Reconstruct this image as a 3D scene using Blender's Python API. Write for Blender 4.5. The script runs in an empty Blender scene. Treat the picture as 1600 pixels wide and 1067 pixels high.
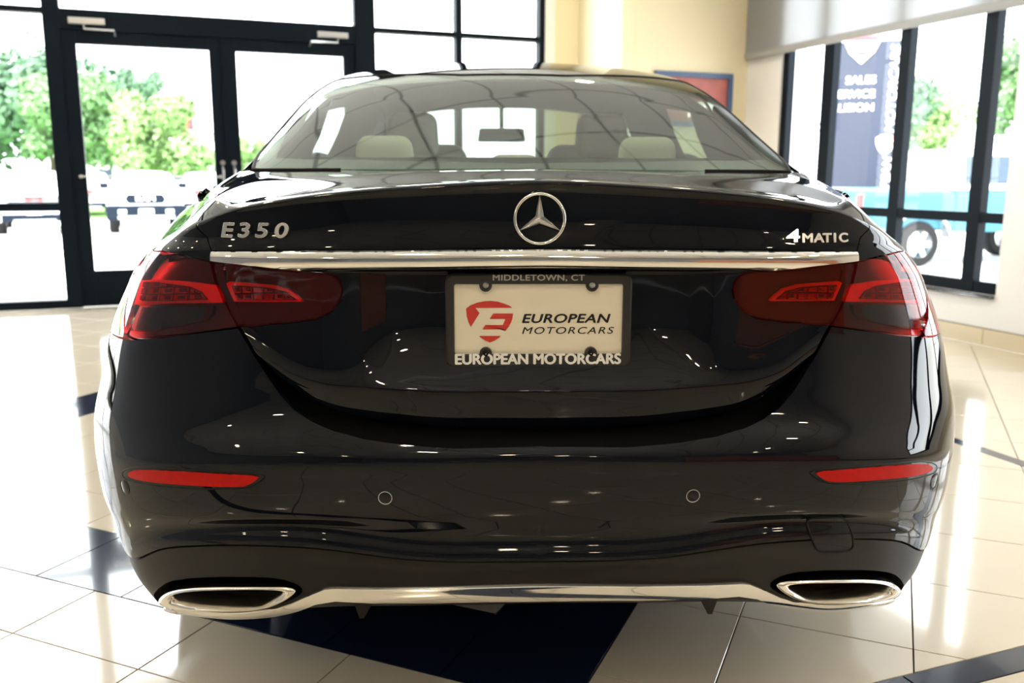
import bpy, bmesh, math, random
import numpy as np
from mathutils import Vector, Matrix
from mathutils.geometry import delaunay_2d_cdt
random.seed(7); rng=np.random.default_rng(7)
SC=bpy.context.scene; COL=SC.collection
# ---------------------------------------------------------------- camera
CAMP=(-.094,-1.50,.985); YAW=math.radians(1.85); PIT=math.radians(10.6); ROLL=math.radians(-.17)
cd=bpy.data.cameras.new('camera'); cam=bpy.data.objects.new('camera',cd); COL.objects.link(cam); SC.camera=cam
cd.sensor_width=36; cd.lens=36*1390/1600; cd.clip_start=.05; cd.clip_end=400
cam.matrix_world=Matrix.Translation(CAMP)@Matrix.Rotation(-YAW,4,'Z')@Matrix.Rotation(math.pi/2-PIT,4,'X')@Matrix.Rotation(-ROLL,4,'Z')
cd.dof.use_dof=True; cd.dof.focus_distance=1.55; cd.dof.aperture_fstop=4.6
# ---------------------------------------------------------------- world, sun, exposure
w=bpy.data.worlds.new('sky'); SC.world=w; w.use_nodes=True
bg=w.node_tree.nodes['Background']; bg.inputs[0].default_value=(.93,.97,1,1); bg.inputs[1].default_value=4.0
sd=bpy.data.lights.new('sun','SUN'); sd.energy=4.5; sd.angle=math.radians(1.5); sd.color=(1,.95,.86)
sun=bpy.data.objects.new('sun',sd); COL.objects.link(sun); sun.rotation_euler=(math.radians(38),math.radians(-12),math.radians(-20))
vs=SC.view_settings; vs.view_transform='Standard'; vs.look='None'; vs.gamma=1; vs.exposure=1.28; vs.use_curve_mapping=False
# ---------------------------------------------------------------- helpers
def mat(name,col,rough=.5,metal=0,coat=0,spec=.5,bump=None,noise=None,emis=None,trans=0,coat_rough=.02,alpha=1):
    m=bpy.data.materials.new(name); m.use_nodes=True; nt=m.node_tree; b=nt.nodes['Principled BSDF']
    b.inputs['Base Color'].default_value=(*col,1); b.inputs['Roughness'].default_value=rough; b.inputs['Metallic'].default_value=metal
    b.inputs['Coat Weight'].default_value=coat; b.inputs['Coat Roughness'].default_value=coat_rough; b.inputs['Specular IOR Level'].default_value=spec
    b.inputs['Transmission Weight'].default_value=trans
    if emis: b.inputs['Emission Color'].default_value=(*emis[0],1); b.inputs['Emission Strength'].default_value=emis[1]
    if noise or bump:
        tc=nt.nodes.new('ShaderNodeTexCoord'); nz=nt.nodes.new('ShaderNodeTexNoise'); nt.links.new(tc.outputs['Object'],nz.inputs['Vector'])
        nz.inputs['Scale'].default_value=(noise or bump)[0]; nz.inputs['Detail'].default_value=4
        if noise:
            mx=nt.nodes.new('ShaderNodeMix'); mx.data_type='RGBA'; nt.links.new(nz.outputs['Fac'],mx.inputs[0])
            mx.inputs[6].default_value=(*[c*(1-noise[1]) for c in col],1); mx.inputs[7].default_value=(*[min(1,c*(1+noise[1])) for c in col],1)
            nt.links.new(mx.outputs[2],b.inputs['Base Color'])
        if bump:
            bp=nt.nodes.new('ShaderNodeBump'); bp.inputs['Strength'].default_value=bump[1]; bp.inputs['Distance'].default_value=.002
            n2=nt.nodes.new('ShaderNodeTexNoise'); n2.inputs['Scale'].default_value=bump[0]; nt.links.new(tc.outputs['Object'],n2.inputs['Vector'])
            nt.links.new(n2.outputs['Fac'],bp.inputs['Height']); nt.links.new(bp.outputs['Normal'],b.inputs['Normal'])
    return m
def glassmat(name,tint=(1,1,1),ior=1.5,rough=0.0,boost=1.0,diffuse=None):
    """thin pane: see-through with a Fresnel gloss; optional share of diffuse body"""
    m=bpy.data.materials.new(name); m.use_nodes=True; nt=m.node_tree; nt.nodes.clear()
    o=nt.nodes.new('ShaderNodeOutputMaterial'); t=nt.nodes.new('ShaderNodeBsdfTransparent'); t.inputs[0].default_value=(*tint,1)
    g=nt.nodes.new('ShaderNodeBsdfGlossy'); g.inputs['Roughness'].default_value=rough
    # thin-sheet Schlick reflectance, the same from both faces
    ge=nt.nodes.new('ShaderNodeNewGeometry'); dt=nt.nodes.new('ShaderNodeVectorMath'); dt.operation='DOT_PRODUCT'
    nt.links.new(ge.outputs['Normal'],dt.inputs[0]); nt.links.new(ge.outputs['Incoming'],dt.inputs[1])
    def ma(op,a,b=None,cl=False):
        q=nt.nodes.new('ShaderNodeMath'); q.operation=op; q.use_clamp=cl
        for i,v in enumerate((a,b)):
            if v is None: continue
            if isinstance(v,(int,float)): q.inputs[i].default_value=v
            else: nt.links.new(v,q.inputs[i])
        return q.outputs[0]
    f0=((ior-1)/(ior+1))**2*boost
    p=ma('POWER',ma('SUBTRACT',1,ma('ABSOLUTE',dt.outputs['Value'])),5)
    class _o: pass
    mm=_o(); mm.outputs=[ma('ADD',ma('MULTIPLY',p,1-f0),f0,True)]
    mx=nt.nodes.new('ShaderNodeMixShader'); nt.links.new(mm.outputs[0],mx.inputs[0])
    base=t.outputs[0]
    if diffuse:
        d=nt.nodes.new('ShaderNodeBsdfDiffuse'); d.inputs[0].default_value=(*diffuse[0],1)
        m2=nt.nodes.new('ShaderNodeMixShader'); m2.inputs[0].default_value=diffuse[1]; nt.links.new(t.outputs[0],m2.inputs[1]); nt.links.new(d.outputs[0],m2.inputs[2]); base=m2.outputs[0]
    nt.links.new(base,mx.inputs[1]); nt.links.new(g.outputs[0],mx.inputs[2]); nt.links.new(mx.outputs[0],o.inputs[0])
    return m
def mesh(name,V,F,m,parent=None,smooth=False,normals=None):
    me=bpy.data.meshes.new(name); me.from_pydata([tuple(map(float,v)) for v in V],[],[tuple(int(i) for i in f) for f in F])
    if m: me.materials.append(m)
    if smooth: me.polygons.foreach_set('use_smooth',[True]*len(me.polygons))
    me.update()
    if normals is not None: me.normals_split_custom_set_from_vertices([tuple(map(float,n)) for n in normals])
    o=bpy.data.objects.new(name,me); COL.objects.link(o)
    if parent: o.parent=parent
    return o
def thing(name,label,cat,loc=(0,0,0),rz=0,group=None):
    o=bpy.data.objects.new(name,None); COL.objects.link(o); o.location=loc; o.rotation_euler=(0,0,rz); o.empty_display_size=.1
    o['label']=label; o['category']=cat
    if group: o['group']=group
    return o
def struct(o): o['kind']='structure'; return o
def part(name,parent,label=None):
    o=bpy.data.objects.new(name,None); COL.objects.link(o); o.parent=parent; o.empty_display_size=.05
    if label: o['label']=label
    return o
class B:
    """collects boxes / tubes / prisms into one mesh"""
    def __init__(s): s.V=[];s.F=[]
    def add(s,V,F):
        k=len(s.V); s.V+=[tuple(v) for v in V]; s.F+=[tuple(i+k for i in f) for f in F]; return s
    def box(s,x0,x1,y0,y1,z0,z1,f=None,ch=0):
        if ch:
            bm=bmesh.new(); bmesh.ops.create_cube(bm,size=1)
            for v in bm.verts: v.co=Vector(((x0+x1)/2+v.co.x*(x1-x0),(y0+y1)/2+v.co.y*(y1-y0),(z0+z1)/2+v.co.z*(z1-z0)))
            bmesh.ops.bevel(bm,geom=bm.edges[:],offset=ch,segments=2,affect='EDGES',profile=.5)
            bm.verts.index_update(); V=[v.co.copy() for v in bm.verts]; F=[[v.index for v in fc.verts] for fc in bm.faces]; bm.free()
        else:
            V=[(x,y,z) for z in (z0,z1) for y in (y0,y1) for x in (x0,x1)]
            F=[(0,2,3,1),(4,5,7,6),(0,1,5,4),(2,6,7,3),(0,4,6,2),(1,3,7,5)]
        if f: V=[f(*v) for v in V]
        return s.add(V,F)
    def tube(s,P,r,n=8,closed=False,cap=True):
        P=[Vector(p) for p in P]; k=len(P); V=[];F=[]
        rr=r if hasattr(r,'__len__') else [r]*k
        up=None
        for i,p in enumerate(P):
            a=P[(i-1)%k] if (closed or i>0) else p; b=P[(i+1)%k] if (closed or i<k-1) else p
            t=(b-a).normalized()
            if up is None: up=t.orthogonal().normalized()
            up=(up-t*up.dot(t)).normalized(); q=t.cross(up)
            V+=[p+(up*math.cos(2*math.pi*j/n)+q*math.sin(2*math.pi*j/n))*rr[i] for j in range(n)]
        m=k if closed else k-1
        for i in range(m):
            for j in range(n): F.append((i*n+j,((i+1)%k)*n+j,((i+1)%k)*n+(j+1)%n,i*n+(j+1)%n))
        if cap and not closed: F.append(tuple(range(n))); F.append(tuple(range((k-1)*n+n-1,(k-1)*n-1,-1)))
        return s.add(V,F)
    def loft(s,loops,closed=True,cap0=False,cap1=False):
        n=len(loops[0]); V=[v for l in loops for v in l]; F=[]
        for i in range(len(loops)-1):
            for j in range(n if closed else n-1): F.append((i*n+j,i*n+(j+1)%n,(i+1)*n+(j+1)%n,(i+1)*n+j))
        if cap0: F.append(tuple(range(n-1,-1,-1)))
        if cap1: F.append(tuple(range((len(loops)-1)*n,len(loops)*n)))
        return s.add(V,F)
    def lathe(s,prof,n=24,f=None,axis='z'):
        """prof: (r,h) pairs"""
        loops=[]
        for r,h in prof:
            l=[(r*math.cos(2*math.pi*j/n),r*math.sin(2*math.pi*j/n),h) for j in range(n)]
            if axis=='x': l=[(c,a,b) for a,b,c in l]
            if axis=='y': l=[(b,c,a) for a,b,c in l]
            loops.append([f(*q) for q in l] if f else l)
        return s.loft(loops)
    def obj(s,name,m,parent=None,smooth=False): return mesh(name,s.V,s.F,m,parent,smooth)
def smooth_by_angle(o,deg=35):
    bm=bmesh.new(); bm.from_mesh(o.data); bmesh.ops.recalc_face_normals(bm,faces=bm.faces[:])
    for e in bm.edges: e.smooth=len(e.link_faces)==2 and e.calc_face_angle(0)<math.radians(deg)
    for f in bm.faces: f.smooth=True
    bm.to_mesh(o.data); bm.free(); return o
def text(name,body,size,m,parent,ext=.0008,bold=0,shear=0,sx=1,align='CENTER',mtx=None,space=1,bevel=0):
    c=bpy.data.curves.new(name,'FONT'); c.body=body; c.size=size; c.extrude=ext; c.offset=bold; c.shear=shear; c.align_x=align; c.align_y='CENTER'; c.space_character=space; c.bevel_depth=bevel
    c.offset=0; t=bpy.data.objects.new('tmp',c); COL.objects.link(t); dg=bpy.context.evaluated_depsgraph_get(); dg.update()
    me=bpy.data.meshes.new_from_object(t.evaluated_get(dg)); bpy.data.objects.remove(t)
    me.transform(Matrix.Diagonal((sx,1,1,1)))
    if bold:      # thicken by joining shifted copies of the outline
        bm=bmesh.new()
        for dx,dy in ((-1,0),(1,0),(0,-.7),(0,.7)):
            m2=me.copy(); m2.transform(Matrix.Translation((dx*bold,dy*bold,.00006*(dx+2*dy)))); bm.from_mesh(m2); bpy.data.meshes.remove(m2)
        bm.to_mesh(me); bm.free()
    if mtx is not None: me.transform(mtx)
    me.materials.clear(); me.materials.append(m); me.name=name
    o=bpy.data.objects.new(name,me); COL.objects.link(o)
    if parent: o.parent=parent
    return o
def facing(P,n=(0,-1,0)):
    """text plane at P looking along n (outward), upright"""
    n=Vector(n).normalized(); x=Vector((0,0,1)).cross(n).normalized(); y=n.cross(x)
    return Matrix(((x.x,y.x,n.x,P[0]),(x.y,y.y,n.y,P[1]),(x.z,y.z,n.z,P[2]),(0,0,0,1)))
# ---------------------------------------------------------------- materials
M={}
M['paint']=mat('black_paint',(.0022,.0032,.0065),.5,0,1,0); M['paint'].node_tree.nodes['Principled BSDF'].inputs['Coat IOR'].default_value=1.39
M['trim_black']=mat('satin_black_plastic',(.009,.008,.007),.42,spec=.28)
M['rubber']=mat('black_rubber',(.006,.006,.007),.6,spec=.2)
M['void']=mat('dark_recess',(.003,.003,.004),.8,spec=.1)
M['chrome']=mat('chrome',(.86,.85,.82),.06,1)
M['chrome_b']=mat('satin_chrome',(.88,.86,.82),.16,1)
M['steel']=mat('brushed_metal',(.55,.55,.56),.35,1)
M['lens']=glassmat('red_lens',(.86,.13,.12),1.5,0,1.1,((.05,.002,.003),.10))
M['lens_clear']=glassmat('smoked_clear_lens',(.45,.42,.42),1.5,0,1.2)
M['housing']=mat('lamp_housing',(.055,.016,.018),.3,.1)
M['housing_dark']=mat('lamp_reflector_dark',(.05,.05,.055),.25,.6)
M['bar']=mat('red_light_bar',(1,.12,.07),.35)
M['cell']=mat('lamp_cell',(.45,.03,.02),.25)
M['reflector']=mat('red_reflector',(.50,.005,.003),.35,spec=.15,noise=(90,.18))
M['tint']=glassmat('car_glass',(.56,.66,.58),1.5,0,1.6)
M['privacy']=glassmat('dark_side_glass',(.012,.015,.014),1.5,0,1.6)
M['clear_g']=glassmat('side_glass_clear',(.75,.9,.85),1.5,0,1.2)
M['frit']=mat('glass_frit',(.012,.012,.012),.1,coat=1,spec=.8)
M['leather']=mat('cream_leather',(.80,.76,.62),.5,bump=(300,.2))
M['carpet']=mat('charcoal_carpet',(.02,.02,.022),.9)
M['headliner']=mat('grey_headliner',(.10,.095,.085),.9)
M['plastic_dk']=mat('dark_plastic',(.015,.015,.016),.45)
M['plate']=mat('plate_white',(.86,.80,.64),.35,coat=.4)
M['plate_red']=mat('plate_red',(.62,.045,.03),.4)
M['plate_black']=mat('plate_black',(.008,.008,.008),.4)
M['frame_blk']=mat('plate_frame_black',(.022,.020,.018),.38)
M['white_let']=mat('white_lettering',(.9,.9,.87),.4)
M['grey_let']=mat('grey_lettering',(.45,.44,.41),.4)
M['cream']=mat('cream_wall_paint',(.88,.78,.55),.7,noise=(1.5,.03),bump=(150,.15))
M['back_wall']=mat('warm_grey_wall_paint',(.24,.245,.27),.7,noise=(1.5,.03))
M['white_wall']=mat('white_wall_paint',(.86,.85,.84),.7,noise=(1.5,.02),bump=(150,.15))
M['alu']=mat('dark_aluminium_frame',(.003,.007,.013),.5,spec=.10)
M['pane']=glassmat('window_pane',(.985,1,.995),1.45,0,1)
M['tile']=mat('beige_porcelain',(.60,.53,.42),.10,noise=(3,.05),coat=.6,coat_rough=.05)
M['tile_navy']=mat('navy_porcelain',(.006,.011,.03),.10,noise=(4,.15),coat=.6,coat_rough=.04)
M['grout']=mat('brown_grout',(.12,.09,.065),.8)
M['base_tile']=mat('cream_base_tile',(.72,.62,.44),.25,noise=(4,.04))
M['shade']=None
# ================================================================ SETTING
E1=(.94620,.32360); E2=(-.32360,.94620)
def Wd(a,b,z=0): return (a*E1[0]+b*E2[0],a*E1[1]+b*E2[1],z)
AL,AR,BB,BF=-6.6,3.878,-8.4,5.912   # room: left / right / back / front glass line
H=3.3
# ---- floor: slab + tiles
TN=np.array([math.sin(math.radians(64.98)),-math.cos(math.radians(64.98))]); TU=np.array([math.cos(math.radians(64.98)),math.sin(math.radians(64.98))])
floor_=struct(mesh('floor',[Wd(AL,BB,-.012),Wd(AR,BB,-.012),Wd(AR,BF,-.012),Wd(AL,BF,-.012),Wd(AL,BB,-.15),Wd(AR,BB,-.15),Wd(AR,BF,-.15),Wd(AL,BF,-.15)],
    [(0,1,2,3),(7,6,5,4),(0,4,5,1),(1,5,6,2),(2,6,7,3),(3,7,4,0)],M['grout']))
def clip(P,n,c,keep):   # keep side keep*(n.p-c)<=0
    out=[]
    for i in range(len(P)):
        a,b=P[i],P[(i+1)%len(P)]; da=keep*(n[0]*a[0]+n[1]*a[1]-c); db=keep*(n[0]*b[0]+n[1]*b[1]-c)
        if da<=0: out.append(a)
        if (da<0<db) or (db<0<da):
            t=da/(da-db); out.append((a[0]+t*(b[0]-a[0]),a[1]+t*(b[1]-a[1])))
    return out
def area(P): return .5*abs(sum(P[i][0]*P[(i+1)%len(P)][1]-P[(i+1)%len(P)][0]*P[i][1] for i in range(len(P)))) if len(P)>2 else 0
def sub(P,cv):
    """pieces of P outside convex half-plane set cv [(n,c)] with inside n.p<=c"""
    res=[];cur=P
    for n,c in cv:
        o=clip(cur,n,c,-1)
        if area(o)>1e-5: res.append(o)
        cur=clip(cur,n,c,1)
        if area(cur)<1e-7: return res
    return res
def inter(P,cv):
    for n,c in cv: P=clip(P,n,c,1)
    return P
def rect_nu(n0,n1,u0,u1): return [(tuple(-TN),-n0),(tuple(TN),n1),(tuple(-TU),-u0),(tuple(TU),u1)]
def rect_ab(a0,a1,b0,b1): return [((-E1[0],-E1[1]),-a0),(E1,a1),((-E2[0],-E2[1]),-b0),(E2,b1)]
def pt(n,u): return tuple(TN*n+TU*u)
FR=.2825; N1,U0=.058,.038; N0=N1-10*FR; U1=U0+10*FR
frame_in=rect_nu(N0+FR,N1-FR,U0+FR,U1-FR)
# thin navy border line, parallel to the building
bandB0=-.209*1.0; 
def abp(x,y): return (x*E1[0]+y*E1[1],x*E2[0]+y*E2[1])
ba=abp(.623,.065); bb=abp(.817,.055); b_hi=ba[1]; b_lo=bb[1]; aa=abp(1.806,1.447)[0]; a_lo=abp(1.769,1.385)[0]
bwid=b_hi-b_lo
bandA=rect_ab(-6.0,aa,b_lo,b_hi); bandC=rect_ab(a_lo,aa,b_hi,5.2)
room=rect_ab(AL+.01,AR-.01,BB+.01,BF-.01)
pieces=[]
S_=.3608
g0=.6505; u00=.530; 
for i in range(-34,34):
    for j in range(-34,34):
        n0=g0+i*S_; u0=u00+j*.3560
        P=[pt(n0,u0),pt(n0+S_,u0),pt(n0+S_,u0+.3560),pt(n0,u0+.3560)]
        if area(inter(P,room))<1e-5: continue
        P=inter(P,room)
        # outside medallion frame
        parts_=sub(P,rect_nu(N0,N1,U0,U1)); q=inter(P,frame_in)
        if area(q)>1e-5: parts_.append(q)
        for b_ in (bandA,bandC): parts_=[r for p in parts_ for r in sub(p,b_)]
        pieces+=[(p,'tile') for p in parts_ if area(p)>2e-4]
for i in range(10):
    for j in range(10):
        if 0<i<9 and 0<j<9: continue
        n0=N0+i*FR;u0=U0+j*FR
        pieces.append(([pt(n0,u0),pt(n0+FR,u0),pt(n0+FR,u0+FR),pt(n0,u0+FR)],'tile_navy'))
for k in range(25):
    s=.36*k; c=[Wd(aa-s-.36,b_lo),Wd(aa-s,b_lo),Wd(aa-s,b_hi),Wd(aa-s-.36,b_hi)]
    if aa-s-.36>AL: 
        for p in sub([q[:2] for q in c],rect_nu(N0,N1,U0,U1)): pieces.append((p,'tile_navy'))
for k in range(14):
    s=.36*k; c=[Wd(a_lo,b_hi+s),Wd(aa,b_hi+s),Wd(aa,b_hi+s+.36),Wd(a_lo,b_hi+s+.36)]; pieces.append(([q[:2] for q in c],'tile_navy'))
def shrink(P,d=.0014):
    A2=sum(P[i][0]*P[(i+1)%len(P)][1]-P[(i+1)%len(P)][0]*P[i][1] for i in range(len(P)))
    if A2<0: P=P[::-1]
    Q=P
    n=len(P)
    for i in range(n):
        a,b=P[i],P[(i+1)%n]; L=math.hypot(b[0]-a[0],b[1]-a[1])
        if L<1e-6: continue
        nn=((b[1]-a[1])/L,-(b[0]-a[0])/L); Q=clip(Q,nn,nn[0]*a[0]+nn[1]*a[1]-d,1)
        if len(Q)<3: return Q
    return Q
ci=cam.matrix_world.inverted()
def score(P):
    cx=sum(p[0] for p in P)/len(P); cy=sum(p[1] for p in P)/len(P); v=ci@Vector((cx,cy,0))
    if v.z>-.2: return 0
    x=800+1390*v.x/-v.z; y=533.5-1390*v.y/-v.z
    if not(-90<x<1690 and 420<y<1180): return 0
    if 230<x<1400 and y<900: return .001*area(P)    # behind the car
    return area(P)/(v.z**3*-1)
pieces=[(shrink(p),k) for p,k in pieces]; pieces=[q for q in pieces if len(q[0])>2 and area(q[0])>1e-4]
pieces.sort(key=lambda q:-score(q[0]))
def tile_geo(P,z1=0):
    n=len(P); c=.0009
    Q=shrink(P,c)
    if len(Q)!=n: Q=P
    V=[(x,y,-.012) for x,y in P]+[(x,y,z1-c) for x,y in P]+[(x,y,z1) for x,y in Q]
    F=[(i,(i+1)%n,n+(i+1)%n,n+i) for i in range(n)]+[(n+i,n+(i+1)%n,2*n+(i+1)%n,2*n+i) for i in range(n)]+[tuple(range(2*n,3*n))]
    return V,F
rest={'tile':B(),'tile_navy':B()}
for i,(P,k) in enumerate(pieces):
    if area(P)<1e-4: continue
    V,F=tile_geo(P,rng.uniform(-.0002,.0002))
    if i<290 and score(P)>0: mesh('floor_tile' if k=='tile' else 'navy_floor_tile',V,F,M[k],floor_)
    else: rest[k].add(V,F)
for k,b in rest.items():
    o=b.obj('distant_tiles' if k=='tile' else 'distant_navy_tiles',M[k],floor_); o['kind']='stuff'
# ---- ceiling
cm=mat('ceiling_panels',(.42,.41,.39),.8)
nt=cm.node_tree; br=nt.nodes.new('ShaderNodeTexBrick'); tc=nt.nodes.new('ShaderNodeTexCoord'); mp=nt.nodes.new('ShaderNodeMapping'); mp.inputs['Rotation'].default_value=(0,0,-math.radians(18.88))
br.offset=0; br.inputs['Scale'].default_value=1; br.inputs['Brick Width'].default_value=.61; br.inputs['Row Height'].default_value=.61; br.inputs['Mortar Size'].default_value=.012
br.inputs['Color1'].default_value=(.84,.84,.82,1); br.inputs['Color2'].default_value=(.82,.82,.80,1); br.inputs['Mortar'].default_value=(.30,.30,.30,1)
nt.links.new(tc.outputs['Object'],mp.inputs[0]); nt.links.new(mp.outputs[0],br.inputs['Vector']); nt.links.new(br.outputs['Color'],nt.nodes['Principled BSDF'].inputs['Base Color'])
struct(B().box(AL-.2,AR+.2,BB-.2,BF+.2,H,H+.15,Wd).obj('ceiling',cm))
struct(B().box(-1.4,-.7,BB,BF-.1,H-.28,H-.003,Wd).obj('trim_1',M['white_wall']))      # dropped soffit beam
# ---- walls
def window(n,plane,segs,horiz,z0,z1,depth=.06,frame=.05):
    """plane: 'L' (b=BF, along a) or 'R' (a=AR, along b); segs: list of (lo,hi) mullions"""
    w=struct(bpy.data.objects.new('window_%d'%n,None)); COL.objects.link(w)
    def f(s,d,z): return Wd(s,BF+d,z) if plane=='L' else Wd(AR+.012+d,s,z)
    lo,hi=segs[0][0],segs[-1][1]
    for a,b in segs: B().box(a,b,0,depth,z0,z1,f).obj('mullion',M['alu'],w)
    for k in range(len(segs)-1):
        a,b=segs[k][1],segs[k+1][0]
        hs=sorted(horiz if not isinstance(horiz,dict) else horiz.get(k,horiz['d']))
        for h0,h1 in hs: B().box(a+.0005,b-.0005,.004,depth-.004,h0,h1,f).obj('transom',M['alu'],w)
        for i in range(len(hs)-1):
            za,zb=hs[i][1],hs[i+1][0]
            mesh('pane',[f(a,.03,za),f(b,.03,za),f(b,.03,zb),f(a,.03,zb)],[(0,1,2,3)],M['pane'],w)
    return w
def aX(X): return -1.542+(X+3.373)/.946
TR=(2.095,2.135)
window(1,'L',[(AL+.02,AL+.1),(-4.6,-4.54),(-3.0,-2.94),(aX(-3.19),aX(-3.0905))],[(0,.06),(.715,.775),TR,(3.2,3.29)],0,3.29,.09)
window(2,'L',[(aX(-1.0995),aX(-.95)),(aX(-.315),aX(-.265)),(aX(.385),aX(.43))],[(0,.06),(.715,.775),TR,(3.2,3.29)],0,3.29,.09)
window(3,'L',[(aX(-3.0904),aX(-3.085)),(aX(-1.105),aX(-1.0996))],[(1.995,2.135),(3.2,3.29)],1.995,3.29,.09)   # head + glass above the doors
def door(n,x0,x1,hinge_left):
    a0,a1=aX(x0)+.0005,aX(x1)-.0005
    d=struct(bpy.data.objects.new('door_%d'%n,None)); COL.objects.link(d)
    f=lambda s,q,z: Wd(s,BF+.02+q,z)
    for a,b in((a0,a0+.095),(a1-.095,a1)): B().box(a,b,0,.05,.004,1.9945,f).obj('stile',M['alu'],d)
    B().box(a0+.0955,a1-.0955,.002,.048,.004,.27,f).obj('bottom_rail',M['alu'],d)
    B().box(a0+.0955,a1-.0955,.002,.048,1.90,1.9945,f).obj('top_rail',M['alu'],d)
    mesh('pane',[f(a0+.095,.025,.27),f(a1-.095,.025,.27),f(a1-.095,.025,1.90),f(a0+.095,.025,1.90)],[(0,1,2,3)],M['pane'],d)
    bar=B().tube([f(a0+.05,-.06,.965),f(a1-.05,-.06,.965)],.007,10).tube([f(a0+.06,-.06,.965),f(a0+.06,.0,.965)],.014,10).tube([f(a1-.06,-.06,.965),f(a1-.06,.0,.965)],.014,10)
    smooth_by_angle(bar.obj('push_bar',M['steel'],d))
    s=a0+.04 if not hinge_left else a1-.04
    smooth_by_angle(B().lathe([(0,-.012),(.018,-.012),(.02,-.004),(.02,0)],16,lambda x,y,z:f(s+x,z,1.07+y)).obj('lock_cylinder',M['steel'],d))
    smooth_by_angle(B().tube([f(s,-.003,.88),f(s,-.05,.90),f(s,-.05,1.02),f(s,-.003,1.04)],.009,8).obj('door_handle',M['steel'],d))
    if n==1: B().box(a1-.012,a1+.012,-.012,-.0005,.01,1.99,f).obj('astragal',M['alu'],d)
    # closer
    c0=a0+.06 if hinge_left else a1-.30
    cl=B().box(c0,c0+.24,-.05,-.002,2.03,2.075,f,ch=.006).obj('door_closer',M['steel'],d)
    e=c0+.10 if hinge_left else c0+.16; t=e+.2 if hinge_left else e-.22
    B().tube([f(e,-.03,2.03),f(e,-.03,2.00),f(t,-.13,1.985),f(t,-.01,1.965)],.007,6).obj('closer_arm',M['steel'],cl)
    return d
door(1,-3.09,-2.055,True); door(2,-2.052,-1.10,False)
# left / front solid bits: jamb, cream return wall and cream wall with a picture
aJ=aX(.43)
struct(B().box(aJ,aJ+.09,BF-.02,BF+.2,0,H,Wd).obj('wall_front',M['white_wall']))
struct(B().box(aJ+.091,AR+.25,BF-.0,BF+.2,0,H,Wd).obj('wall_front_return',M['cream']))
struct(B().box(2.793,AR+.25,4.981,BF-.001,0,H,Wd).obj('wall_alcove',M['cream']))
struct(B().box(2.70,2.80,4.93,5.06,0,H,Wd).obj('trim_2',M['cream']))
# right wall with window opening
def rw(b0,b1,z0,z1,m='white_wall',th=.22): return B().box(AR,AR+th,b0,b1,z0,z1,Wd)
g=B()
for b0,b1,z0,z1 in((4.53,4.98,0,H),(2.425,4.5299,0,.30),(2.425,4.5299,2.9,H),(1.2,2.4249,0,H),(-1.6,1.1999,0,.30),(-1.6,1.1999,2.9,H),(BB,-1.601,0,H)):
    g.box(AR,AR+.22,b0,b1,z0,z1,Wd)
struct(g.obj('wall_right',M['white_wall']))
window(4,'R',[(2.4255,2.430),(2.602,2.690),(3.250,3.337),(3.962,4.070),(4.462,4.529)],[(.301,.37),(.715,.775),(2.83,2.899)],.301,2.899)
window(5,'R',[(-1.599,-1.55),(-.7,-.6),(.2,.3),(1.15,1.199)],[(.301,.37),(.715,.775),(2.83,2.899)],.301,2.899)
struct(B().box(AR-.03,AR+.011,2.43,4.52,.2805,.2995,Wd).obj('trim_3',M['frit']))
bs=struct(B().box(AR-.006,AR-.0005,BB+.1,4.97,0,.104,Wd).obj('baseboard_right',M['grout']))
b=4.96
while b>-1.5:
    B().box(AR-.016,AR-.0062,b-.352,b,.002,.100,Wd).obj('base_tile',M['base_tile'],bs); b-=.356
struct(B().box(2.80,AR-.02,4.965,4.9805,0,.10,Wd).obj('baseboard_front',M['base_tile']))
# back and left walls of the showroom (seen mirrored in the paint)
g=B()
for a0,a1,z0,z1 in((AL,AR+.2,0,H),): g.box(a0,a1,BB-.2,BB,z0,z1,Wd)
struct(g.obj('wall_back',M['back_wall']))
g=B()
for b0,b1,z0,z1 in((BB,BF+.2,0,H),): g.box(AL-.2,AL,b0,b1,z0,z1,Wd)
struct(g.obj('wall_left',M['back_wall']))
# ---- roller shade
shm=bpy.data.materials.new('grey_screen_fabric'); shm.use_nodes=True; nt=shm.node_tree; nt.nodes.clear()
o=nt.nodes.new('ShaderNodeOutputMaterial'); d=nt.nodes.new('ShaderNodeBsdfDiffuse'); d.inputs[0].default_value=(.50,.495,.49,1)
tl=nt.nodes.new('ShaderNodeBsdfTranslucent'); tl.inputs[0].default_value=(.55,.56,.58,1); tr=nt.nodes.new('ShaderNodeBsdfTransparent'); tr.inputs[0].default_value=(.95,.97,1,1)
m1=nt.nodes.new('ShaderNodeMixShader'); m1.inputs[0].default_value=.5; m2=nt.nodes.new('ShaderNodeMixShader'); m2.inputs[0].default_value=.07
wv=nt.nodes.new('ShaderNodeTexNoise'); wv.inputs['Scale'].default_value=60; wv.inputs['Roughness'].default_value=.7
nt.links.new(d.outputs[0],m1.inputs[1]); nt.links.new(tl.outputs[0],m1.inputs[2]); nt.links.new(m1.outputs[0],m2.inputs[1]); nt.links.new(tr.outputs[0],m2.inputs[2]); nt.links.new(m2.outputs[0],o.inputs[0])
sh=thing('roller_shade','pale grey roller shade pulled partly down over the tall window on the right','shade',Wd(AR-.04,3.7,H))
sh_i=lambda a,b,z:tuple(Vector(Wd(a,b,z))-Vector(Wd(AR-.04,3.7,H)))
B().box(AR-.0415,AR-.0385,2.0,4.955,1.95,3.2,sh_i).obj('fabric',shm,sh)
sheet=mat('shade_bar_fabric',(.36,.36,.355),.6)
smooth_by_angle(B().box(AR-.052,AR-.030,2.0,4.955,1.90,1.955,sh_i,ch=.008).obj('bottom_bar',sheet,sh))
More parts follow.
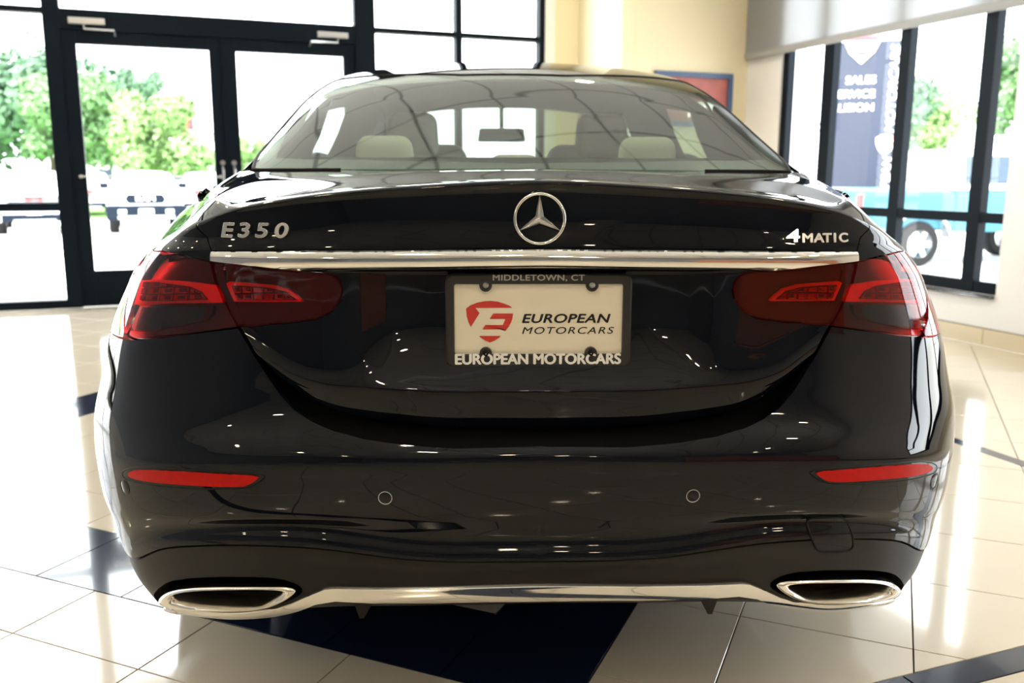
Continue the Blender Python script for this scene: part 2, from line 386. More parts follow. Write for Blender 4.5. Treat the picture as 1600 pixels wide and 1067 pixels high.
smooth_by_angle(B().tube([sh_i(AR-.05,1.98,3.225),sh_i(AR-.05,4.97,3.225)],.035,16).obj('roller_tube',sheet,sh))
# ---- picture on the cream wall
pf=thing('framed_picture','blue framed red picture on the cream wall behind the right of the roof','picture',Wd(3.32,4.979,1.62))
f=lambda x,y,z: tuple(Vector(Wd(3.32+x,4.979-y,1.62+z))-Vector(Wd(3.32,4.979,1.62)))
for a in ((-.30,.41,.13,.17),(-.30,.41,-.25,-.21),(-.30,-.26,-.2099,.1299),(.37,.41,-.2099,.1299)):
    B().box(a[0],a[1],.001,.03,a[2],a[3],f).obj('frame_rail',mat('blue_frame',(.05,.10,.22),.35),pf)
B().box(-.2599,.3699,.001,.012,-.2099,.1299,f).obj('print',mat('red_print',(.42,.10,.08),.4,noise=(6,.5)),pf)
# ---- things behind the camera that the paint mirrors
dk=thing('reception_desk','long orange brown wooden reception desk behind the photographer, mirrored in the chrome strip','desk',Wd(1.6,-4.6,0),math.radians(18.88))
wood=mat('orange_wood',(.36,.13,.055),.35,noise=(8,.2))
B().box(-1.3,1.3,.35,.42,.06,1.08,ch=.004).obj('front_panel',wood,dk)
B().box(-1.36,1.36,-.28,.48,1.081,1.12,ch=.006).obj('desk_top',wood,dk)
for s in(-1,1): B().box(s*1.27-.03,s*1.27+.03,-.25,.349,0,1.08,ch=.004).obj('side_panel',wood,dk)
B().box(-1.24,1.24,.36,.39,.0,.058).obj('plinth',M['plastic_dk'],dk)
# ---- downlights
lm=mat('lamp_glow',(1,.9,.7),.5,emis=((1,.84,.60),95)); lr=mat('lamp_ring',(.75,.73,.7),.4)
k=0
for a in (-4.6,-1.05,2.2):
    for b in (-6.6,-4.8,-3.0,-1.2,.6,2.4,4.2):
        if a==-4.6 and b<-5: continue
        z=H-.284 if a==-1.05 else H-.004
        if k==0:
            d0=thing('downlight','round recessed warm ceiling downlight mirrored in the glass and paint','light',Wd(a,b,z),group='recessed ceiling downlights')
            smooth_by_angle(B().lathe([(.075,0),(.095,0),(.10,-.004),(.085,-.008),(.075,-.002),(.075,0)],20).obj('trim_ring',lr,d0))
            mesh('lamp_face',[(.074*math.cos(i*math.pi/8),.074*math.sin(i*math.pi/8),-.003) for i in range(16)],[tuple(range(15,-1,-1))],lm,d0)
        else:
            d1=d0.copy(); COL.objects.link(d1); d1.location=Wd(a,b,z)
            for c in list(d0.children): e=c.copy(); COL.objects.link(e); e.parent=d1
        k+=1
# ---- measured car surfaces: nets of points in metres and trim loops on them
def _tan(P,t):
    # finite-difference tangents (non-uniform), P: n x k, t: n
    h=np.diff(t)[:,None];d=np.diff(P,axis=0)/h
    m=np.zeros_like(P);m[1:-1]=(d[:-1]*h[1:]+d[1:]*h[:-1])/(h[:-1]+h[1:])
    m[0]=d[0];m[-1]=d[-1]
    return m
class Net:
    """tensor surface through a net of points; u runs over columns, v over rows (index units)"""
    def __init__(s,P,mono=False):
        s.mono=mono
        s.P=np.array(P,float);s.nr,s.nc=s.P.shape[:2]
        R=s.P
        tu=np.arange(s.nc,dtype=float)
        # chord based column parameter
        L=np.linalg.norm(np.diff(R,axis=1),axis=2).mean(0);s.tu=np.concatenate([[0],np.cumsum(L)])
        s.L=s.tu[-1]
        Lv=np.linalg.norm(np.diff(R[:,:5],axis=0),axis=2).mean(1);s.tv=np.concatenate([[0],np.cumsum(np.maximum(Lv,.004))])
        # second derivative (natural cubic) in u, with mirror symmetry at u=0
        s.Mu=s._mu()
        s.rowT=None
    def _mu(s):
        R=s.P;n=s.nc;t=s.tu
        # mirrored extension at start
        k=min(4,n-1)
        te=np.concatenate([-t[k:0:-1],t]);Re=np.concatenate([R[:,k:0:-1]*[-1,1,1],R],axis=1)
        m=np.array([_tan(Re[i],te)[k:] for i in range(s.nr)])
        return m
    def ev(s,u,v):
        """u,v arrays in tu / tv units"""
        u=np.asarray(u,float);v=np.asarray(v,float)
        i=np.clip(np.searchsorted(s.tu,u,side='right')-1,0,s.nc-2);h=(s.tu[i+1]-s.tu[i]);a=(u-s.tu[i])/h
        h00=2*a**3-3*a**2+1;h10=a**3-2*a**2+a;h01=-2*a**3+3*a**2;h11=a**3-a**2
        # for each point evaluate 4 neighbouring rows
        j=np.clip(np.searchsorted(s.tv,v,side='right')-1,0,s.nr-2)
        def row(r):
            r=np.clip(r,0,s.nr-1)
            return (h00[...,None]*s.P[r,i]+(h*h10)[...,None]*s.Mu[r,i]+h01[...,None]*s.P[r,i+1]+(h*h11)[...,None]*s.Mu[r,i+1])
        p0,p1,p2,p3=row(j-1),row(j),row(j+1),row(j+2)
        t=s.tv;t1=t[j];t2=t[j+1];t0=t[np.clip(j-1,0,s.nr-1)];t3=t[np.clip(j+2,0,s.nr-1)]
        H=(t2-t1)[...,None];d=(p2-p1)/H
        hp=np.maximum(t1-t0,1e-9)[...,None];hn=np.maximum(t3-t2,1e-9)[...,None]
        dp=np.where((j>0)[...,None],(p1-p0)/hp,d);dn=np.where((j<s.nr-2)[...,None],(p3-p2)/hn,d)
        m1=(dp*H+d*hp)/(H+hp);m2=(d*hn+dn*H)/(H+hn)
        m1=np.where((j>0)[...,None],m1,d);m2=np.where((j<s.nr-2)[...,None],m2,d)
        if s.mono:      # keep slopes within the neighbouring secants: no overshoot at close rows
            lim=lambda m,a,c:np.where(a*c<=0,0,np.sign(m)*np.minimum(abs(m),2.5*np.minimum(abs(a),abs(c))))
            m1=lim(m1,dp,d);m2=lim(m2,d,dn)
        b=((v-t1)/(t2-t1))[...,None]
        return (2*b**3-3*b**2+1)*p1+H*(b**3-2*b**2+b)*m1+(-2*b**3+3*b**2)*p2+H*(b**3-b**2)*m2
NETD={"A":[[[0.0,0.6,0.997],[0.17,0.6,0.997],[0.33,0.597,0.996],[0.46,0.592,0.996],[0.55,0.588,0.995],[0.6,0.583,0.994],[0.645,0.585,0.992],[0.662,0.66,0.989],[0.685,0.78,0.988],[0.715,0.95,0.987],[0.76,1.45,0.982],[0.78,2.2,0.972],[0.8,3.2,0.962],[0.8,3.8,0.955],[0.74,4.35,0.85],[0.6,4.6,0.8],[0.33,4.68,0.78],[0.0,4.7,0.77]],[[0.0,0.3,0.9948],[0.185,0.302,0.9905],[0.35,0.3065,0.9829],[0.4675,0.312,0.9753],[0.5475,0.325,0.9689],[0.596,0.354,0.965],[0.6465,0.405,0.9615],[0.677,0.515,0.961],[0.7095,0.66,0.9635],[0.7475,0.855,0.9665],[0.801,1.425,0.9675],[0.821,2.2,0.961],[0.836,3.2,0.95],[0.836,3.825,0.9415],[0.776,4.375,0.829],[0.626,4.625,0.779],[0.346,4.71,0.759],[0.006,4.73,0.749]],[[0.0,0.09,0.9793],[0.1955,0.0934,0.9719],[0.364,0.1032,0.9597],[0.4728,0.116,0.9467],[0.5458,0.1409,0.9366],[0.5932,0.1937,0.9409],[0.6404,0.279,0.9363],[0.6803,0.4135,0.9376],[0.7194,0.576,0.9426],[0.763,0.7885,0.9484],[0.8225,1.4075,0.9535],[0.8425,2.2,0.9495],[0.854,3.2,0.9378],[0.854,3.8425,0.9282],[0.794,4.3925,0.8105],[0.637,4.6425,0.7605],[0.35,4.731,0.7405],[0.003,4.751,0.7305]],[[0.0,0.0,0.9727],[0.2,0.004,0.9639],[0.37,0.016,0.9498],[0.475,0.032,0.9345],[0.545,0.062,0.9228],[0.592,0.125,0.928],[0.636,0.225,0.923],[0.68,0.37,0.925],[0.722,0.54,0.931],[0.768,0.76,0.938],[0.83,1.4,0.945],[0.85,2.2,0.942],[0.86,3.2,0.93],[0.86,3.85,0.92],[0.8,4.4,0.8],[0.64,4.65,0.75],[0.35,4.74,0.73],[0.0,4.76,0.72]],[[0.0,0.004,0.9548],[0.2,0.008,0.9483],[0.4,0.0218,0.9348],[0.5285,0.0454,0.9157],[0.6035,0.0776,0.8953],[0.6442,0.1266,0.8849],[0.6572,0.2057,0.8893],[0.6921,0.3152,0.8949],[0.7402,0.46,0.9],[0.7998,0.66,0.9036],[0.858,1.3,0.905],[0.858,2.2,0.905],[0.858,3.2,0.905],[0.9569,3.9,0.905],[0.9153,4.4,0.905],[0.7488,4.68,0.905],[0.416,4.79,0.905],[0.0,4.82,0.905]],[[0.0,0.0,0.9094],[0.2,0.004,0.906],[0.4,0.018,0.8939],[0.5341,0.042,0.8817],[0.6171,0.075,0.8717],[0.6675,0.125,0.8661],[0.6911,0.205,0.868],[0.7278,0.315,0.8705],[0.7739,0.46,0.8728],[0.829,0.66,0.8744],[0.882,1.3,0.875],[0.882,2.2,0.875],[0.882,3.2,0.875],[0.9623,3.9,0.875],[0.9205,4.4,0.875],[0.7531,4.68,0.875],[0.4184,4.79,0.875],[0.0,4.82,0.875]],[[0.0,-0.01,0.862],[0.2,-0.006,0.8602],[0.4,0.0085,0.8575],[0.5383,0.0335,0.8543],[0.6273,0.0685,0.8517],[0.6849,0.121,0.8474],[0.7166,0.2032,0.8469],[0.7546,0.3144,0.8462],[0.7986,0.46,0.8456],[0.849,0.66,0.8452],[0.897,1.3,0.845],[0.897,2.2,0.845],[0.897,3.2,0.845],[0.9635,3.9,0.845],[0.9216,4.4,0.845],[0.754,4.68,0.845],[0.4189,4.79,0.845],[0.0,4.82,0.845]],[[0.0,-0.012,0.8322],[0.2,-0.008,0.8299],[0.4,0.0066,0.827],[0.5435,0.0318,0.8243],[0.6399,0.0672,0.8201],[0.7064,0.1202,0.8142],[0.7479,0.2028,0.8111],[0.7876,0.3143,0.8071],[0.8269,0.46,0.8036],[0.8681,0.66,0.801],[0.906,1.3,0.8],[0.906,2.2,0.8],[0.906,3.2,0.8],[0.9554,3.9,0.8],[0.9138,4.4,0.8],[0.7477,4.68,0.8],[0.4154,4.79,0.8],[0.0,4.82,0.8]],[[0.0,-0.014,0.787],[0.2,-0.01,0.7863],[0.4,0.0047,0.7842],[0.5477,0.0301,0.7807],[0.6501,0.0659,0.7759],[0.7239,0.1194,0.7687],[0.7734,0.2025,0.7635],[0.8144,0.3142,0.7568],[0.8497,0.46,0.7509],[0.8833,0.66,0.7467],[0.913,1.3,0.745],[0.913,2.2,0.745],[0.913,3.2,0.745],[0.9485,3.9,0.745],[0.9073,4.4,0.745],[0.7423,4.68,0.745],[0.4124,4.79,0.745],[0.0,4.82,0.745]],[[0.0,-0.02,0.7223],[0.2,-0.016,0.7202],[0.4,-0.001,0.7161],[0.553,0.025,0.7104],[0.663,0.062,0.7031],[0.7459,0.117,0.6928],[0.8056,0.2014,0.6878],[0.8484,0.3138,0.6814],[0.8768,0.46,0.6757],[0.8974,0.66,0.6716],[0.913,1.3,0.67],[0.913,2.2,0.67],[0.913,3.2,0.67],[0.9311,3.9,0.67],[0.8906,4.4,0.67],[0.7287,4.68,0.67],[0.4048,4.79,0.67],[0.0,4.82,0.67]],[[0.0,-0.045,0.6393],[0.2,-0.041,0.6369],[0.4,-0.0247,0.6315],[0.5569,0.0038,0.6236],[0.6725,0.0458,0.6127],[0.7622,0.107,0.5975],[0.8293,0.1969,0.5904],[0.8734,0.3123,0.5813],[0.8967,0.46,0.5731],[0.9077,0.66,0.5673],[0.913,1.3,0.565],[0.913,2.2,0.565],[0.913,3.2,0.565],[0.9182,3.9,0.565],[0.8783,4.4,0.565],[0.7186,4.68,0.565],[0.3992,4.79,0.565],[0.0,4.82,0.565]],[[0.0,-0.07,0.5796],[0.2,-0.066,0.5776],[0.4,-0.0485,0.5718],[0.5597,-0.0175,0.5623],[0.6793,0.0295,0.5485],[0.7738,0.097,0.529],[0.8463,0.1924,0.5204],[0.8912,0.3108,0.5095],[0.9132,0.46,0.4998],[0.9212,0.66,0.4927],[0.9232,1.3,0.49],[0.9232,2.2,0.49],[0.9232,3.2,0.49],[0.9191,3.9,0.49],[0.8791,4.4,0.49],[0.7193,4.68,0.49],[0.3996,4.79,0.49],[0.0,4.82,0.49]],[[0.0,-0.092,0.5453],[0.2,-0.088,0.5461],[0.4,-0.0694,0.5473],[0.56,-0.0362,0.5321],[0.68,0.0152,0.5129],[0.775,0.0882,0.4882],[0.848,0.1884,0.4798],[0.893,0.3095,0.4691],[0.915,0.46,0.4595],[0.923,0.66,0.4527],[0.925,1.3,0.45],[0.925,2.2,0.45],[0.925,3.2,0.45],[0.92,3.9,0.45],[0.88,4.4,0.45],[0.72,4.68,0.45],[0.4,4.79,0.45],[0.0,4.82,0.45]],[[0.0,-0.102,0.5376],[0.2,-0.098,0.5349],[0.4,-0.0789,0.5298],[0.56,-0.0447,0.5155],[0.68,0.0087,0.4961],[0.775,0.0842,0.4704],[0.848,0.1866,0.4615],[0.893,0.3089,0.4502],[0.915,0.46,0.4401],[0.923,0.66,0.4328],[0.925,1.3,0.43],[0.925,2.2,0.43],[0.925,3.2,0.43],[0.92,3.9,0.43],[0.88,4.4,0.43],[0.72,4.68,0.43],[0.4,4.79,0.43],[0.0,4.82,0.43]],[[0.0,-0.105,0.4914],[0.2,-0.101,0.4887],[0.4,-0.0817,0.4806],[0.5596,-0.0472,0.4674],[0.679,0.0067,0.4475],[0.7733,0.083,0.4199],[0.8455,0.1861,0.4112],[0.8903,0.3087,0.4],[0.9123,0.46,0.39],[0.9202,0.66,0.3828],[0.9222,1.3,0.38],[0.9222,2.2,0.38],[0.9222,3.2,0.38],[0.9186,3.9,0.38],[0.8787,4.4,0.38],[0.7189,4.68,0.38],[0.3994,4.79,0.38],[0.0,4.82,0.38]],[[0.0,-0.098,0.4275],[0.2,-0.094,0.4256],[0.4,-0.0751,0.4181],[0.5583,-0.0413,0.4076],[0.6759,0.0113,0.3887],[0.768,0.0858,0.3604],[0.8378,0.1874,0.3515],[0.8823,0.3091,0.3402],[0.904,0.46,0.3301],[0.9119,0.66,0.3228],[0.9139,1.3,0.32],[0.9139,2.2,0.32],[0.9139,3.2,0.32],[0.9145,3.9,0.32],[0.8747,4.4,0.32],[0.7157,4.68,0.32],[0.3976,4.79,0.32],[0.0,4.82,0.32]],[[0.0,-0.083,0.3757],[0.2,-0.079,0.3766],[0.4,-0.0608,0.3947],[0.5565,-0.0286,0.3814],[0.6715,0.021,0.3556],[0.7605,0.0918,0.319],[0.8268,0.1901,0.3127],[0.8707,0.31,0.3045],[0.8921,0.46,0.2973],[0.8999,0.66,0.292],[0.9019,1.3,0.29],[0.9019,2.2,0.29],[0.9019,3.2,0.29],[0.9085,3.9,0.29],[0.869,4.4,0.29],[0.711,4.68,0.29],[0.395,4.79,0.29],[0.0,4.82,0.29]],[[0.0,-0.0945,0.352],[0.2,-0.0905,0.3539],[0.4,-0.0718,0.3728],[0.5552,-0.0383,0.3634],[0.6684,0.0136,0.3352],[0.7552,0.0872,0.2858],[0.8192,0.188,0.2813],[0.8626,0.3093,0.2754],[0.8839,0.46,0.2702],[0.8916,0.66,0.2665],[0.8936,1.3,0.265],[0.8936,2.2,0.265],[0.8936,3.2,0.265],[0.9044,3.9,0.265],[0.865,4.4,0.265],[0.7078,4.68,0.265],[0.3932,4.79,0.265],[0.0,4.82,0.265]],[[0.0,-0.095,0.3442],[0.2,-0.091,0.3465],[0.4,-0.0722,0.364],[0.5547,-0.0388,0.3552],[0.6671,0.0132,0.3274],[0.7529,0.087,0.2763],[0.8158,0.1879,0.2716],[0.8591,0.3093,0.2657],[0.8802,0.46,0.2603],[0.8879,0.66,0.2565],[0.8898,1.3,0.255],[0.8898,2.2,0.255],[0.8898,3.2,0.255],[0.9025,3.9,0.255],[0.8633,4.4,0.255],[0.7063,4.68,0.255],[0.3924,4.79,0.255],[0.0,4.82,0.255]],[[0.0,-0.086,0.3192],[0.2,-0.082,0.3194],[0.4,-0.0637,0.325],[0.5523,-0.0311,0.3038],[0.6613,0.0191,0.2766],[0.743,0.0906,0.23],[0.8014,0.1895,0.2322],[0.8439,0.3098,0.235],[0.8647,0.46,0.2375],[0.8722,0.66,0.2393],[0.8741,1.3,0.24],[0.8741,2.2,0.24],[0.8741,3.2,0.24],[0.8947,3.9,0.24],[0.8558,4.4,0.24],[0.7002,4.68,0.24],[0.389,4.79,0.24],[0.0,4.82,0.24]],[[0.0,-0.076,0.2932],[0.2,-0.072,0.2892],[0.4,-0.0542,0.2763],[0.5495,-0.0226,0.2551],[0.6545,0.0256,0.2324],[0.7314,0.0946,0.2024],[0.7844,0.1913,0.2074],[0.826,0.3104,0.2137],[0.8464,0.46,0.2193],[0.8538,0.66,0.2234],[0.8556,1.3,0.225],[0.8556,2.2,0.225],[0.8556,3.2,0.225],[0.8855,3.9,0.225],[0.847,4.4,0.225],[0.693,4.68,0.225],[0.385,4.79,0.225],[0.0,4.82,0.225]],[[0.0,-0.062,0.2602],[0.2,-0.058,0.2576],[0.4,-0.0409,0.2418],[0.546,-0.0107,0.2122],[0.646,0.0347,0.1976],[0.7169,0.1002,0.1761],[0.7632,0.1938,0.1825],[0.8037,0.3113,0.1906],[0.8235,0.46,0.1978],[0.8307,0.66,0.203],[0.8325,1.3,0.205],[0.8325,2.2,0.205],[0.8325,3.2,0.205],[0.874,3.9,0.205],[0.836,4.4,0.205],[0.684,4.68,0.205],[0.38,4.79,0.205],[0.0,4.82,0.205]],[[0.0,-0.04,0.2381],[0.2,-0.036,0.2354],[0.4,-0.02,0.2246],[0.5439,0.008,0.1966],[0.6409,0.049,0.1846],[0.7082,0.109,0.16],[0.7505,0.1978,0.1677],[0.7903,0.3126,0.1775],[0.8098,0.46,0.1863],[0.8169,0.66,0.1926],[0.8186,1.3,0.195],[0.8186,2.2,0.195],[0.8186,3.2,0.195],[0.8671,3.9,0.195],[0.8294,4.4,0.195],[0.6786,4.68,0.195],[0.377,4.79,0.195],[0.0,4.82,0.195]],[[0.0,0.08,0.2281],[0.194,0.0707,0.2254],[0.388,0.0733,0.2146],[0.5276,0.088,0.1866],[0.6217,0.1157,0.1746],[0.6869,0.1623,0.15],[0.728,0.2378,0.1577],[0.7666,0.3393,0.1675],[0.7855,0.4733,0.1763],[0.7923,0.66,0.1726],[0.7941,1.3,0.175],[0.7941,2.2,0.175],[0.7941,3.2,0.175],[0.8411,3.9,0.175],[0.8045,4.4,0.175],[0.6582,4.68,0.175],[0.3657,4.79,0.175],[0.0,4.82,0.175]]],"T":[[[0.0,-0.012,0.8429],[0.08,-0.0104,0.8423],[0.15,-0.009,0.8417],[0.21,-0.0072,0.8412],[0.26,-0.0032,0.8405],[0.31,0.0008,0.8398],[0.36,0.0048,0.8391],[0.42,0.0111,0.8382],[0.48,0.0206,0.8369],[0.54,0.03,0.8357],[0.6,0.0525,0.8332],[0.66,0.088,0.8294]],[[0.0,-0.012,0.8322],[0.08,-0.0104,0.8315],[0.15,-0.009,0.8309],[0.21,-0.0072,0.8304],[0.26,-0.0032,0.8296],[0.31,0.0008,0.8289],[0.36,0.0048,0.8282],[0.42,0.0111,0.8272],[0.48,0.0206,0.8258],[0.54,0.03,0.8245],[0.6,0.0525,0.8218],[0.66,0.088,0.8178]],[[0.0,0.028,0.8214],[0.08,0.0296,0.8208],[0.15,0.031,0.8202],[0.21,0.0328,0.8196],[0.26,0.0256,0.82],[0.31,0.0068,0.8217],[0.36,0.0048,0.8216],[0.42,0.0111,0.8205],[0.48,0.0206,0.8192],[0.54,0.03,0.8178],[0.6,0.0525,0.815],[0.66,0.088,0.8108]],[[0.0,0.027,0.7704],[0.08,0.0286,0.7695],[0.15,0.03,0.7688],[0.21,0.0319,0.7681],[0.26,0.0247,0.7687],[0.31,0.0059,0.771],[0.36,0.0039,0.7709],[0.42,0.0103,0.7696],[0.48,0.0199,0.7678],[0.54,0.0295,0.766],[0.6,0.0522,0.7623],[0.66,0.088,0.7569]],[[0.0,0.0208,0.7208],[0.08,0.0225,0.7205],[0.15,0.024,0.7202],[0.21,0.0258,0.7199],[0.26,0.0196,0.7209],[0.31,0.0026,0.7239],[0.36,0.0012,0.7241],[0.42,0.0078,0.7269],[0.48,0.0179,0.7354],[0.54,0.028,0.7404],[0.6,0.0515,0.7393],[0.66,0.088,0.7332]],[[0.0,0.0028,0.6749],[0.08,0.0046,0.6746],[0.15,0.0062,0.6743],[0.21,0.0081,0.6749],[0.26,0.0053,0.677],[0.31,-0.0047,0.6808],[0.36,-0.0043,0.6829],[0.42,0.0027,0.6917],[0.48,0.0139,0.7143],[0.54,0.025,0.7305],[0.6,0.05,0.7317],[0.66,0.088,0.7252]],[[0.0,-0.0202,0.6418],[0.08,-0.0183,0.6414],[0.15,-0.0166,0.6412],[0.21,-0.0145,0.6426],[0.26,-0.0128,0.6449],[0.31,-0.0136,0.6481],[0.36,-0.0107,0.6512],[0.42,-0.0032,0.6649],[0.48,0.0092,0.6986],[0.54,0.0215,0.7233],[0.6,0.0482,0.7259],[0.66,0.088,0.7189]],[[0.0,-0.0315,0.6303],[0.08,-0.0295,0.63],[0.15,-0.0277,0.6297],[0.21,-0.0256,0.6315],[0.26,-0.0219,0.6337],[0.31,-0.0187,0.6364],[0.36,-0.0148,0.64],[0.42,-0.007,0.6557],[0.48,0.0061,0.6934],[0.54,0.0192,0.721],[0.6,0.0471,0.7239],[0.66,0.088,0.7166]],[[0.0,-0.036,0.6239],[0.08,-0.0339,0.6235],[0.15,-0.0321,0.6232],[0.21,-0.0299,0.6252],[0.26,-0.0256,0.6275],[0.31,-0.0213,0.6302],[0.36,-0.017,0.634],[0.42,-0.0091,0.6509],[0.48,0.0045,0.6907],[0.54,0.018,0.7198],[0.6,0.0465,0.7228],[0.66,0.088,0.7154]],[[0.0,-0.0358,0.6182],[0.08,-0.0337,0.6179],[0.15,-0.0319,0.6175],[0.21,-0.0298,0.6196],[0.26,-0.0255,0.6218],[0.31,-0.0212,0.6244],[0.36,-0.0169,0.6282],[0.42,-0.0089,0.6448],[0.48,0.0046,0.6847],[0.54,0.0181,0.7139],[0.6,0.0465,0.7169],[0.66,0.088,0.7094]],[[0.0,-0.0335,0.5907],[0.08,-0.0315,0.5907],[0.15,-0.0297,0.5906],[0.21,-0.0276,0.5939],[0.26,-0.0233,0.5974],[0.31,-0.019,0.6022],[0.36,-0.0148,0.6114],[0.42,-0.007,0.6359],[0.48,0.0061,0.6771],[0.54,0.0192,0.7085],[0.6,0.0471,0.7128],[0.66,0.088,0.7052]],[[0.0,-0.0285,0.5565],[0.08,-0.0266,0.5567],[0.15,-0.0249,0.5569],[0.21,-0.0228,0.5616],[0.26,-0.0186,0.5661],[0.31,-0.0144,0.5727],[0.36,-0.0102,0.587],[0.42,-0.0028,0.6198],[0.48,0.0095,0.6625],[0.54,0.0217,0.6967],[0.6,0.0484,0.7027],[0.66,0.088,0.6951]],[[0.0,-0.024,0.5437],[0.08,-0.0222,0.544],[0.15,-0.0206,0.5442],[0.21,-0.0186,0.5487],[0.26,-0.0144,0.5531],[0.31,-0.0103,0.5597],[0.36,-0.0061,0.5735],[0.42,0.001,0.606],[0.48,0.0125,0.6489],[0.54,0.024,0.684],[0.6,0.0495,0.6908],[0.66,0.088,0.6831]]],"G":[[[0.0,0.585,0.997],[0.2,0.585,0.9968],[0.38,0.585,0.9963],[0.5,0.585,0.9957],[0.58,0.585,0.9951],[0.63,0.585,0.994],[0.6413,0.585,0.9895],[0.655,0.585,0.985]],[[0.0,0.72,1.053],[0.2006,0.72,1.0518],[0.3812,0.72,1.0479],[0.5016,0.72,1.0433],[0.5818,0.72,1.0383],[0.632,0.72,1.03],[0.65,0.72,1.007],[0.672,0.72,0.984]],[[0.0,0.9,1.125],[0.2006,0.9,1.1229],[0.3812,0.9,1.116],[0.5016,0.9,1.1078],[0.5818,0.9,1.0988],[0.632,0.9,1.084],[0.6626,0.9,1.034],[0.7,0.9,0.984]],[[0.0,1.1,1.203],[0.2003,1.1,1.2002],[0.3806,1.1,1.1905],[0.5008,1.1,1.1791],[0.5809,1.1,1.1665],[0.631,1.1,1.146],[0.6746,1.1,1.0645],[0.728,1.1,0.983]],[[0.0,1.3,1.276],[0.2,1.3,1.2724],[0.38,1.3,1.2602],[0.5,1.3,1.2458],[0.58,1.3,1.2299],[0.63,1.3,1.204],[0.6818,1.3,1.0925],[0.745,1.3,0.981]],[[0.0,1.6,1.352],[0.1975,1.6,1.348],[0.3752,1.6,1.3344],[0.4937,1.6,1.3184],[0.5726,1.6,1.3008],[0.622,1.6,1.272],[0.6864,1.6,1.125],[0.765,1.6,0.978]],[[0.0,2.0,1.403],[0.1921,2.0,1.3994],[0.3649,2.0,1.3869],[0.4802,2.0,1.3723],[0.557,2.0,1.3563],[0.605,2.0,1.33],[0.6838,2.0,1.1525],[0.78,2.0,0.975]],[[0.0,2.5,1.455],[0.1857,2.5,1.451],[0.3529,2.5,1.4374],[0.4643,2.5,1.4214],[0.5386,2.5,1.4038],[0.585,2.5,1.375],[0.6772,2.5,1.1725],[0.79,2.5,0.97]],[[0.0,3.0,1.44],[0.1873,3.0,1.4355],[0.3559,3.0,1.4202],[0.4683,3.0,1.4022],[0.5432,3.0,1.3824],[0.59,3.0,1.35],[0.6845,3.0,1.1575],[0.8,3.0,0.965]],[[0.0,3.25,1.375],[0.1937,3.25,1.3702],[0.3679,3.25,1.3541],[0.4841,3.25,1.3351],[0.5616,3.25,1.3142],[0.61,3.25,1.28],[0.6955,3.25,1.12],[0.8,3.25,0.96]],[[0.0,3.55,1.22],[0.2063,3.55,1.215],[0.3921,3.55,1.198],[0.5159,3.55,1.178],[0.5984,3.55,1.156],[0.65,3.55,1.12],[0.7175,3.55,1.0375],[0.8,3.55,0.955]],[[0.0,3.85,1.03],[0.2222,3.85,1.0278],[0.4222,3.85,1.0201],[0.5556,3.85,1.0111],[0.6444,3.85,1.0012],[0.7,3.85,0.985],[0.7405,3.85,0.9675],[0.79,3.85,0.95]]]}
